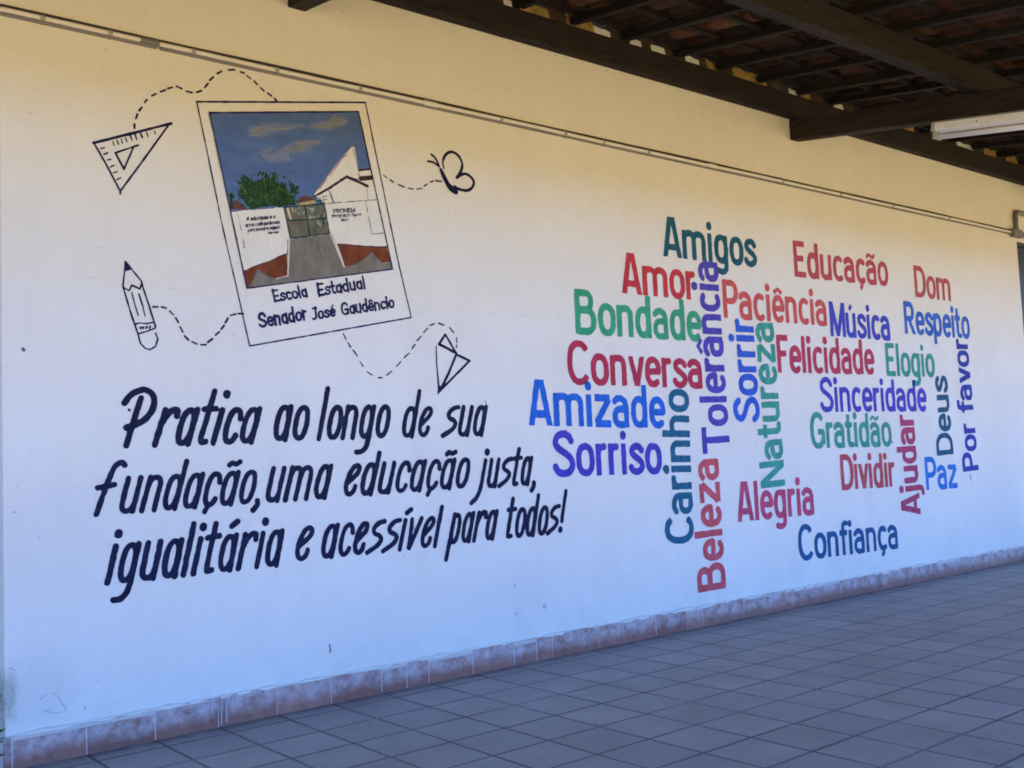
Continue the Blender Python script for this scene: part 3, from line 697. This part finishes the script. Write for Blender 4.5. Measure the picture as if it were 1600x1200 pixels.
pic('painted_tree', [z1([(375, 680), (460, 625), (560, 630), (630, 680), (700, 745), (715, 800), (400, 826), (365, 760)])], (.014, .042, .016), .0033, s_, .4, .003)
s_ = []
for (a, q, c_, d_) in TREE: s_ += dabs(34, leaf(a, q, c_*.95, d_*.95, 26, 1.5), 0)
pic('painted_leaf_highlights', [], (.030, .085, .022), .0035, s_, .4)
s_ = []
for (a, q, c_, d_) in TREE: s_ += dabs(14, leaf(a, q, c_*.85, d_*.8, 22, 1.2), 0)
s_ += [(z1([(498, 615), (510, 700), (530, 800)]), 1.2)]
pic('painted_leaf_lights', [], (.065, .125, .035), .0037, s_, .3)
# buildings
WHITE = paint('mural_white_paint', (.70, .67, .605), .06)
pic('painted_forecourt', [z1([(268, 850), (440, 832), (640, 815), (850, 796), (1286, 764)])+z2([(1388, 268), (381, 402)])], None, .0019, mat=WHITE)
pic('painted_church', [z1([(848, 724), (1105, 396), (1125, 400), (1168, 628), (1075, 598), (850, 735)])], None, .0024, mat=WHITE)
pic('painted_church_edge', [], (.30, .20, .26), .0028, [S(z1, [(850, 722), (985, 540), (1108, 394)], 1.6), S(z1, [(1110, 396), (1140, 500), (1166, 625)], 1.3), S(z1, [(960, 600), (1040, 480), (1080, 450)], 1.0), S(z1, [(885, 690), (935, 620)], 1.6)])
pic('painted_annex', [z1([(1152, 560), (1234, 553), (1287, 768), (1170, 780)])], None, .0024, mat=WHITE)
pic('painted_eaves', [], (.040, .022, .028), .0036, [S(z1, [(1158, 562), (1232, 553)], 2.6), S(z1, [(1170, 620), (1245, 612)], 6.5), S(z1, [(845, 745), (945, 690), (1072, 606)], [3.0, 3.2, 4.0]), S(z1, [(1072, 606), (1150, 640), (1218, 672)], 4.6)])
pic('painted_gatehouse', [z1([(860, 740), (1072, 615), (1225, 680), (1285, 765), (985, 795), (925, 795)])], None, .0030, mat=WHITE)
pic('painted_gatehouse_lines', [], (.20, .18, .20), .0034, [S(z1, [(1212, 690), (1222, 770)], 1.2), S(z1, [(950, 705), (985, 790)], 2.6), S(z1, [(965, 705), (975, 785)], 1.0)])
LINEM = paint('fine_line_paint', (.12, .10, .14), .3)
pic('painted_yard_wall', [z1([(270, 848), (632, 818), (682, 1036), (665, 1040)])+z2([(655, 163), (430, 250), (358, 283)]), z1([(915, 795), (1285, 765), (1355, 1095), (1005, 1078), (950, 1005)])], None, .0036, mat=WHITE)
pic('painted_wall_outline', [], None, .0040, [S(z1, [(272, 848), (450, 832), (632, 818)], 1.0), S(z1, [(315, 862), (338, 970), (362, 1095), (335, 1105)], .9), S(z1, [(918, 795), (1100, 778), (1282, 766)], 1.0), S(z1, [(1203, 775), (1248, 1006), (1326, 996)], 1.1), S(z1, [(632, 818), (680, 1035)], 1.2), S(z2, [(663, 65), (662, 305)], 1.0), S(z2, [(960, 20), (1058, 252)], .9)], mat=LINEM)
pic('painted_clay_roof', [z2([(358, 285), (430, 250), (475, 232), (540, 215), (600, 185), (655, 163), (660, 312), (575, 338), (450, 270), (400, 390), (380, 400)]), z2([(1003, 95), (1060, 96), (1120, 104), (1200, 112), (1350, 115), (1378, 218), (1320, 228), (1245, 150), (1180, 212), (1130, 242), (1060, 252)])], (.155, .040, .018), .0040, vary=.3)
pic('painted_roof_edge', [], (.05, .012, .03), .0044, [S(z2, [(358, 283), (430, 250), (475, 236), (545, 212), (600, 183), (655, 163)], 1.5), S(z2, [(1003, 95), (1060, 97), (1120, 104), (1200, 112), (1350, 115)], 1.4)])
pic('painted_ramp', [z2([(680, 62), (955, 30), (985, 100), (1050, 255), (1130, 242), (1180, 212), (1245, 150), (1320, 228), (1378, 220), (1390, 270), (380, 403), (400, 388), (450, 270), (575, 338), (668, 318)])], (.175, .155, .130), .0042, vary=.2)
pic('painted_ramp_shade', [], (.10, .085, .072), .0046, [S(z2, [(865, 90), (905, 215)], 1.2), S(z2, [(820, 60), (830, 130)], .8), S(z2, [(405, 385), (450, 275), (570, 338)], 1.1), S(z2, [(1070, 255), (1130, 235), (1185, 205), (1243, 152), (1322, 228)], 1.1), S(z2, [(430, 310), (410, 380)], .8)])
pic('painted_kerb', [], (.66, .62, .50), .0048, [S(z2, [(672, 68), (668, 190), (664, 305)], 2.2), S(z2, [(985, 60), (1020, 150), (1052, 250)], 2.6)])
pic('painted_gate_panel', [z1([(640, 818), (918, 795), (955, 1003), (682, 1036)])], (.125, .115, .085), .0042, vary=.35)
gl = []
for _ in range(70):
    x = random.uniform(720, 925); zz = random.uniform(815, 905) if random.random() < .7 else random.uniform(905, 960)
    if zz > 905 and x < 850: continue
    gl.append(S(z1, [(x, zz), (x+random.uniform(-14, 14), zz+random.uniform(-10, 14))], random.uniform(.7, 1.7)))
pic('painted_gate_foliage', [], (.27, .33, .24), .0046, gl, .3)
pic('painted_gate_post', [], (.60, .55, .40), .0046, [S(z1, [(660, 822), (682, 902)], 3.2), S(z1, [(868, 757), (935, 742)], 2.2), S(z1, [(690, 818), (700, 850)], 1.2)])
pic('painted_gate_bars', [], (.008, .045, .048), .0050, [S(z1, [(636, 815), (682, 1036)], 1.8), S(z1, [(662, 912), (800, 905), (935, 893)], 2.0), S(z1, [(780, 806), (815, 1015)], 2.6), S(z1, [(915, 795), (955, 1003)], 1.6), S(z1, [(682, 1034), (815, 1018), (955, 1000)], 2.0), S(z1, [(640, 818), (780, 806), (918, 795)], 2.2),
    S(z1, [(858, 758), (930, 738)], 1.2), S(z1, [(858, 775), (935, 762)], 1.0), S(z1, [(885, 748), (892, 800)], 1.2), S(z1, [(908, 740), (918, 795)], 1.2), S(z1, [(855, 800), (890, 870), (930, 960)], .8), S(z1, [(848, 930), (900, 955), (940, 985)], .7), S(z1, [(660, 830), (680, 910)], .7)])
line_part('painted_inner_outline', [(INNER[:2], 2.3), ([INNER[1], INNER[2]], 2.0), ([INNER[2], INNER[3]], 2.2), ([INNER[3], INNER[0]], 2.0)], NAVYLINE, snap, .0056)
for tx, p0, p1, p2 in (('Escola', (428, 472), (480.5, 463.5), (423.6, 453)), ('Estadual', (497, 463), (570.8, 450.5), (493.6, 443)), ('Senador', (405, 512.5), (479, 499.5), (401.3, 489)), ('José', (487.5, 500.5), (524, 494), (485.5, 481)), ('Gaudêncio', (533.6, 492.8), (616, 480.5), (531.0, 473))):
    letter_word('caption_word', tx, CAPT, p0, p1, p2, NAVYLINE, snap, .0024, .185, xh=.64, mode='s', butt=False, h=.0028, wob=.0009, label='navy caption word "%s" under the painted school' % tx)
TINY = paint('tiny_letter_paint', (.045, .042, .085), .2)
for tx, p0, p1, p2 in (('A educação e a', (384.4, 345.2), (429.4, 341.0), (384.9, 339.6)), ('arma mais poderosa,', (382.8, 354.9), (436.8, 349.5), (383.2, 349.4)), ('para mudar o mundo', (386.6, 362.3), (436.8, 357.6), (387.0, 357)), ('Mandela', (418.8, 365.9), (434.3, 364.4), (419, 362.2))):
    letter_word('tiny_lettering', tx, dict(CAPT, **{'M': BLOCK['M']}), p0, p1, p2, TINY, snap, .0044, .26, mode='s', butt=False, h=.0016, wob=.0008, label='tiny handwriting "%s" on the painted yard wall' % tx)
for tx, p0, p1, p2 in (('PRONEM', (520.5, 333.6), (554.3, 331.5), (519.4, 327.2)), ('Programa Novo', (518.3, 340.3), (563.7, 336.9), (517.6, 335.6)), ('Médio', (532.4, 346), (544.8, 344.2), (532.0, 341.8))):
    letter_word('tiny_lettering', tx, CAPT, p0, p1, p2, TINY, snap, .0044, .25, mode='s', butt=False, h=.0016, wob=.0008, label='tiny lettering "%s" on the painted gate pillar' % tx)

# wear on the plaster -------------------------------------------------------------
CRACK = paint('plaster_crack', (.44, .41, .41), .3); HOLE = paint('hole_dark', (.10, .09, .10), .3); PALE = paint('paint_drip_white', (.50, .45, .46), .1)
line_part('plaster_crack', [(sm([(62, 1093), (72, 1085), (84, 1083), (92, 1092), (99, 1103), (104, 1107), (95, 1113), (84, 1114), (68, 1110)]), 1.3), ([(99, 1103), (107, 1100)], .9), ([(148, 1066), (155, 1063)], 1.2), ([(131, 1104), (134, 1108)], 2.0)], CRACK, wall, .0012, h=.002)
line_part('plaster_chip', [(sm([(10, 1045), (17, 1044), (25, 1049)]), 1.2), (sm([(8, 1068), (17, 1074), (22, 1086), (17, 1098), (14, 1113)]), [1.2]*6+[3.2]*8+[2]*6+[1.6]*5), (sm([(6, 1078), (9, 1100), (7, 1122)]), 2.5)], CRACK, wall, .0012, h=.002)
line_part('nail_hole', [([(36, 545), (37, 547)], 5.5)], HOLE, wall, .0013, h=.0015)
line_part('scratch_mark', [([(514.5, 1007), (516, 1014), (515.6, 1019)], 2.0)], NAVY, wall, .0013, h=.0015)
spk = [(166, 76, 2.5), (45, 175, 2.3), (172, 363, 2), (157, 386, 2), (783, 489, 1.6), (784, 494, 1.6), (748, 440, 1.5), (1396, 530, 1.6), (806, 958, 4), (850, 947, 6), (804, 915, 4), (441, 462, 2.2), (470, 482, 2), (365, 522, 2), (683, 1020, 1.8), (22, 800, 3), (26, 760, 2), (266, 37, 1.4), (534, 18, 2.0), (867, 86, 2.2), (948, 110, 1.8), (700, 330, 1.5), (690, 812, 1.5), (1182, 696, 1.6), (630, 868, 2.0), (60, 840, 2.5)]
line_part('wall_specks', [([(a, q), (a+.6, q+.8)], wd) for a, q, wd in spk], CRACK, wall, .0012, h=.0018)
line_part('roller_seam', [(sm([(8, 424), (60, 428), (130, 432), (200, 441), (300, 455), (345, 463)], 5), .8), (sm([(640, 488), (720, 490), (800, 492), (870, 497), (960, 504)], 5), .7)], paint('seam_shade', (.66, .63, .585), .15), wall, .0010, h=.0025, wob=.0016)
line_part('paint_smudge', [([(1515.5, 741), (1516.8, 750)], 1.6), ([(1391.5, 689), (1394.5, 691)], 2.2)], paint('smudge_violet', (.16, .17, .42), .2), wall, .0014, h=.002)
line_part('stray_dot', [([(201, 640), (202, 641)], 4.6), ([(757.5, 625), (760.5, 634)], 1.0)], NAVY, wall, .0013, h=.002)
# white drips over the skirting
bm = bmesh.new()
for px, l, wd in ((329.5, .075, .007), (339, .12, .004), (344, .140, .006), (352, .135, .007), (368, .04, .005), (361, .03, .005)):
    x, _ = W(px, 1110)
    add_box(bm, x-wd/2, x+wd/2, -.0175, -.0125, max(.004, SKH-l), SKH+.004, .002)
bm_obj('paint_drip', bm, PALE, wall)

# ------------------------------------------------------------------ conduit along the wall
pipe = empty('conduit_pipe', (0, 0, 3.58)); tag(pipe, 'thin pale conduit with grey cable clipped along the wall above the mural, its shadow modelled as a dark tube', 'pipe')
PIPEM = WALL; CABM, t, b = mat_base('shadow_line_cable', (.035, .030, .034), .6, .3); GREYM, t, b = mat_base('grey_cable', (.20, .19, .19), .6, .3)
METAL, t, b = mat_base('weathered_fitting', (.17, .165, .155), .55, .4)
def local(o): o.location = (-pipe.location.x, -pipe.location.y, -pipe.location.z); return o
def wob_line(x0, x1, y, z_, amp, step=.25):
    out = []; x = x0; ph = random.uniform(0, 6)
    while x < x1:
        out.append((x, y, z_+amp*(math.sin(x*2.1+ph)+.6*math.sin(x*5.3+ph*2)))); x += step
    out.append((x1, y, z_)); return out
ZP = 3.590; CLIP, t, b = mat_base('clip_paint', (.34, .32, .29), .6, .3)
bm = bmesh.new(); add_tube(bm, [(-.373, .19, ZP), (-.373, .02, ZP), (-.366, -.010, ZP)]+wob_line(-.340, 10.0, -.016, ZP, .0012), .0125, 12); local(bm_obj('pipe_run', bm, PIPEM, pipe, True))
bm = bmesh.new(); add_tube(bm, [(-.370, .19, ZP+.0215), (-.370, .02, ZP+.0215), (-.362, -.006, ZP+.0215)]+wob_line(-.338, 10.0, -.012, ZP+.0215, .0018), .0088, 8); local(bm_obj('shadow_line_cable', bm, CABM, pipe, True))  # dark tube standing in for the shadow line above the pipe
for x0, x1 in ((-.366, .40), (.42, 3.05), (3.06, 5.70), (5.71, 9.93)):
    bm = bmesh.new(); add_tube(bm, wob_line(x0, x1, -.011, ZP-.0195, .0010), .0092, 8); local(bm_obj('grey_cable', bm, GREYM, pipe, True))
for px, py in ((65, 32), (170, 50), (430, 109), (668, 159), (880, 205), (1010, 236), (1220, 282), (1392, 321), (300, 82), (560, 136), (780, 184), (940, 220), (1115, 258), (1310, 302), (1480, 340)):
    x, _ = W(px, py)
    bm = bmesh.new(); add_tube(bm, [(x-.011, -.016, ZP), (x+.011, -.016, ZP)], .0165, 12); add_box(bm, x-.010, x+.010, -.008, -.0006, ZP-.028, ZP+.030, .002); local(bm_obj('clamp', bm, CLIP, pipe))
for px, py in ((232, 62), (670, 160), (1110, 256)):
    x, _ = W(px, py); bm = bmesh.new(); add_tube(bm, [(x-.05, -.016, ZP), (x-.046, -.016, ZP), (x+.046, -.016, ZP), (x+.05, -.016, ZP)], [.0145, .0175, .0175, .0145], 12); local(bm_obj('coupling', bm, METAL if px == 232 else PIPEM, pipe, True))
bm = bmesh.new(); add_box(bm, 9.93, 10.14, -.06, -.001, ZP-.055, ZP+.035, .014, 3); local(bm_obj('junction_box', bm, METAL, pipe))
bm = bmesh.new(); add_tube(bm, [(10.055, -.03, ZP+.03)]+[(10.055, -.03, ZP+.15), (10.056, -.03, ZP+.19), (10.07, -.03, ZP+.222), (10.10, -.03, ZP+.238), (10.15, -.03, ZP+.24), (12.5, -.03, ZP+.24)], .026, 12); local(bm_obj('riser_pipe', bm, METAL, pipe, True))
bm = bmesh.new(); add_tube(bm, [(10.14, -.03, ZP-.01), (12.5, -.03, ZP-.01)], .028, 12); local(bm_obj('branch_pipe', bm, METAL, pipe, True))

# ------------------------------------------------------------------ tiled veranda roof
SL = 0.158; ang = math.atan(SL)
roof = empty('veranda_roof', (5, -1.4, 4.1)); tag(roof, 'dark timber veranda roof with clay tiles sloping down from the mural wall', 'roof')
def rl(o): o.location = -Vector(roof.location); return o
EAVE = -5.4
def slope_box(bm, x0, x1, y0, y1, zb, zt, bev=.004):
    """box whose bottom/top heights are given at y=0 and fall along the slope"""
    vs = add_box(bm, x0, x1, y0, y1, zb, zt, 0)
    for v in vs: v.co.z += SL*v.co.y
    if bev: bmesh.ops.bevel(bm, geom=list({e for v in vs for e in v.link_edges}), offset=bev, segments=1, affect='EDGES')
bm = bmesh.new(); x = -5.0
bm2 = add_box(bm, -14, 19, -.075, -.0006, 4.168, 4.372, .008)
rl(bm_obj('wall_plate', bm, WOODX, roof))
for k in range(-2, 3):
    xb = 5.965+4.79*k
    bm = bmesh.new(); slope_box(bm, xb, xb+.115, EAVE, -.0008, 3.986, 4.164, .006); rl(bm_obj('tie_beam', bm, WOODY, roof))
for yp in (-1.62, -3.5, -5.3):
    bm = bmesh.new(); zb = 4.166+SL*(yp-.0); add_box(bm, -14, 19, yp-.045, yp+.045, zb+.008, zb+.198, .006); rl(bm_obj('purlin', bm, WOODX, roof))
x = -13.8
CAIB = 4.372
while x < 19:
    bm = bmesh.new(); jx = random.uniform(-.03, .03); slope_box(bm, x+jx, x+jx+.055, EAVE-.25, -.0775, CAIB+.0125, CAIB+.068, .003); rl(bm_obj('rafter', bm, WOODD, roof)); x += .52
yb = -.16
while yb > EAVE-.2:
    bm = bmesh.new(); z0 = CAIB+SL*yb+.070; add_box(bm, -14, 19, yb-.022, yb+.022, z0, z0+.020, .002); rl(bm_obj('batten', bm, WOODD, roof)); yb -= .36
# clay tiles: channels (hollow up) and covers (hollow down), each a tapered half barrel
TV, TF, TT = [], [], []
def canal(xc, y0, y1, zc, r0, r1, up, tv, th=.012):
    n = 6; i0 = len(TV)
    for (yy, rr) in ((y0, r0), (y1, r1)):
        for rad in (rr, rr-th):
            for k in range(n+1):
                a = math.pi*k/n
                TV.append((xc+rad*math.cos(a), yy, zc+SL*yy+(rad*math.sin(a)*.62 if up else -rad*math.sin(a)*.62)))
    s = n+1
    A_, B_, C_, D_ = i0, i0+s, i0+2*s, i0+3*s
    for k in range(n):
        TF.append((A_+k, A_+k+1, C_+k+1, C_+k)); TF.append((B_+k, D_+k, D_+k+1, B_+k+1))
        TF.append((A_+k, B_+k, B_+k+1, A_+k+1)); TF.append((C_+k, C_+k+1, D_+k+1, D_+k))
    TF.append((A_, C_, D_, B_)); TF.append((A_+n, B_+n, D_+n, C_+n))
    TT.extend([tv]*(4*n+2))
PIT = .205; zt = CAIB+.092
col = -67
while col*PIT < 19:
    xc = col*PIT; yy = .26; row = 0
    while yy > EAVE-.1:
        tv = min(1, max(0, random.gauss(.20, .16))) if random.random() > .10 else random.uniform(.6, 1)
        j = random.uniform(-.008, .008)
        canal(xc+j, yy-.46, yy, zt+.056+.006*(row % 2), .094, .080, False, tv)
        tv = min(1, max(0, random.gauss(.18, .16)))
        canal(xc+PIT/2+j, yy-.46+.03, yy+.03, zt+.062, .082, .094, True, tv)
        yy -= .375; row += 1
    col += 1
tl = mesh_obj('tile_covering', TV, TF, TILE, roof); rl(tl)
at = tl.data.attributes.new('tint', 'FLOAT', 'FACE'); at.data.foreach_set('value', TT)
for p in tl.data.polygons: p.use_smooth = False
# bedding mortar between wall plate and tiles, with white pieces standing in for daylight through gaps
BED, t, b = mat_base('ochre_bedding', (.50, .33, .085), .9, .1)
v = objvec(t); c = mixc(t, ramp(t, noise(t, v, 14, 4), .35, .7), (.42, .29, .10), (.20, .13, .05)); t.links.new(c, b.inputs['Base Color'])
BED2, t, b = mat_base('grey_bedding', (.10, .075, .055), .9, .1)
v = objvec(t); c = mixc(t, ramp(t, noise(t, v, 10, 4), .35, .7), (.030, .022, .018), (.085, .062, .046)); t.links.new(c, b.inputs['Base Color'])
BED3, t, b = mat_base('gap_daylight_white', (.72, .71, .72), .8, .2)
def bed(x0, x1, mat, y0=-.060, hgt=.105):
    bm = bmesh.new(); n = max(3, int((x1-x0)/.05)); top = []; 
    vs0 = []; vs1 = []
    for k in range(n+1):
        xx = x0+(x1-x0)*k/n; hh = hgt*random.uniform(.75, 1.05)
        vs0.append([bm.verts.new((xx, y0+random.uniform(-.004, .004), 4.3725)), bm.verts.new((xx, y0+.01, 4.3725+hh)), bm.verts.new((xx, .10, 4.3725+hh)), bm.verts.new((xx, .10, 4.3725))])
    for k in range(n):
        for q in range(4): bm.faces.new((vs0[k][q], vs0[k][(q+1) % 4], vs0[k+1][(q+1) % 4], vs0[k+1][q]))
    bm.faces.new(vs0[0]); bm.faces.new(vs0[-1][::-1])
    rl(bm_obj('mortar_and_gap_light', bm, mat, roof))
GAPS = [(806, 20, 12), (950, 55, 24), (1001, 72, 16), (1035, 84, 20), (1088, 98, 20), (1242, 146, 10), (1312, 169, 14), (1508, 231, 24)]
OCHRE = [(846, 22, 44), (916, 45, 40), (1118, 106, 16), (1176, 126, 50), (1262, 153, 14), (1415, 203, 26), (1548, 244, 20), (1580, 255, 16)]
def wx(px, py): return W(px, py)[0]
iv = []
for px, py, wd in GAPS: iv.append((wx(px-wd/2, py)-.12, wx(px+wd/2, py)-.12, 'g'))
for px, py, wd in OCHRE: iv.append((wx(px-wd/2, py)-.12, wx(px+wd/2, py)-.12, 'o'))
iv.sort(); cur = -13.5
for a, q, kd in iv:
    if a > cur+.02: bed(cur, a-.002, BED2)
    if kd == 'o': bed(max(a, cur), q, BED, -.066, .085)
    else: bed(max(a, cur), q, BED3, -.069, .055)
    cur = max(cur, q)
bed(cur+.002, 19, BED2)

# ------------------------------------------------------------------ strip lamp under the tie beam (not lit)
LAMP, t, b = mat_base('white_enamel', (.86, .86, .87), .45, .4); GLASS, t, b = mat_base('tube_glass', (.85, .85, .86), .25, .5); HOLD, t, b = mat_base('lamp_holder_plastic', (.40, .39, .37), .4, .4)
t_ = LAMP.node_tree; b_ = t_.nodes['Principled BSDF']; v_ = objvec(t_)
t_.links.new(mixc(t_, ramp(t_, noise(t_, v_, 9, 5, .7), .5, .75, 0, .6), (.86, .86, .87), (.52, .49, .44)), b_.inputs['Base Color'])
lx, ly, L = 6.02, -1.29, 1.26
lamp = empty('strip_lamp', (lx, ly-L/2, 3.986+SL*(ly-L/2)-.001)); tag(lamp, 'white unlit fluorescent strip lamp fixed under the roof tie beam', 'lamp')
lamp.rotation_euler = (ang, 0, 0)
bm = bmesh.new()
prof = [(-.038, -.001), (.038, -.001), (.060, -.018), (.060, -.068), (.046, -.076), (-.046, -.076), (-.060, -.068), (-.060, -.018)]
e0 = [bm.verts.new((x, -L/2, z_)) for x, z_ in prof]; e1 = [bm.verts.new((x, L/2, z_)) for x, z_ in prof]
for k in range(len(prof)): bm.faces.new((e0[k], e0[(k+1) % 8], e1[(k+1) % 8], e1[k]))
bm.faces.new(e0[::-1]); bm.faces.new(e1)
bm_obj('housing', bm, LAMP, lamp)
bm = bmesh.new(); add_box(bm, -.0615, .0615, L/2-.030, L/2+.003, -.0775, -.014, .003); bm_obj('end_cap', bm, HOLD, lamp)
bm = bmesh.new(); add_tube(bm, [(.02, L/2+.002, -.03), (.022, L/2+.05, -.045), (.025, L/2+.10, -.030), (.03, L/2+.16, -.006)], .005, 8); bm_obj('lead_wire', bm, CABM, lamp, True)
for sx_ in (-.030, .030):
    bm = bmesh.new(); add_tube(bm, [(sx_, -L/2+.035, -.114), (sx_, L/2-.035, -.114)], .0150, 16); bm_obj('tube', bm, GLASS, lamp, True)
    for sy_ in (-1, 1):
        bm = bmesh.new(); add_box(bm, sx_-.018, sx_+.018, sy_*(L/2-.020)-.013, sy_*(L/2-.020)+.013, -.133, -.0765, .004, 2); bm_obj('lamp_holder', bm, HOLD, lamp)
bm = bmesh.new(); add_tube(bm, [(-.058, L/2-.36, -.045), (-.066, L/2-.36, -.045)], .006, 8); bm_obj('screw', bm, METAL, lamp)

# ------------------------------------------------------------------ beyond the left end of the wall
bm = bmesh.new(); add_box(bm, -14, 1.5, .203, .36, -.05, 4.371, .006)
side = bm_obj('side_wall', bm, WALL); tag(side, 'plain set-back plaster wall beyond the left end of the mural wall', 'wall')
LEAF, t, b = mat_base('leaf_green', (.06, .13, .025), .5, .35)
v = objvec(t); c = mixc(t, ramp(t, noise(t, v, 25, 3), .35, .65), (.04, .095, .018), (.12, .19, .04)); t.links.new(c, b.inputs['Base Color'])
STEM, t, b = mat_base('plant_stem', (.10, .08, .03), .8, .2)
plant = empty('leafy_weed', (-.405, -.005, 0)); tag(plant, 'small green weed growing at the left foot of the mural wall', 'plant')
bm = bmesh.new(); bs = bmesh.new()
for k in range(9):
    a = random.uniform(0, 6.28); rr = random.uniform(.012, .045); top = (rr*math.cos(a)*.8, rr*math.sin(a), random.uniform(.14, .38))
    add_tube(bs, [(rr*.2*math.cos(a), rr*.2*math.sin(a), 0), (top[0]*.6, top[1]*.6, top[2]*.6), top], [.004, .003, .0015], 6)
    for q in range(7):
        f = random.uniform(.3, 1.0); c0 = Vector(top)*f; d = Vector((math.cos(a+random.uniform(-2, 2)), math.sin(a+random.uniform(-2, 2)), random.uniform(.0, .9))).normalized()
        sd = d.cross(Vector((0, 0, 1))).normalized(); l = random.uniform(.025, .05); wv = l*.32
        pts = [c0, c0+d*l*.5+sd*wv+Vector((0, 0, .004)), c0+d*l, c0+d*l*.5-sd*wv+Vector((0, 0, .004))]
        vs = [bm.verts.new(p_) for p_ in pts]; mid = bm.verts.new(c0+d*l*.5-Vector((0, 0, .003)))
        for e in range(4): bm.faces.new((vs[e], vs[(e+1) % 4], mid))
bm_obj('foliage', bm, LEAF, plant); bm_obj('stem', bs, STEM, plant, True)
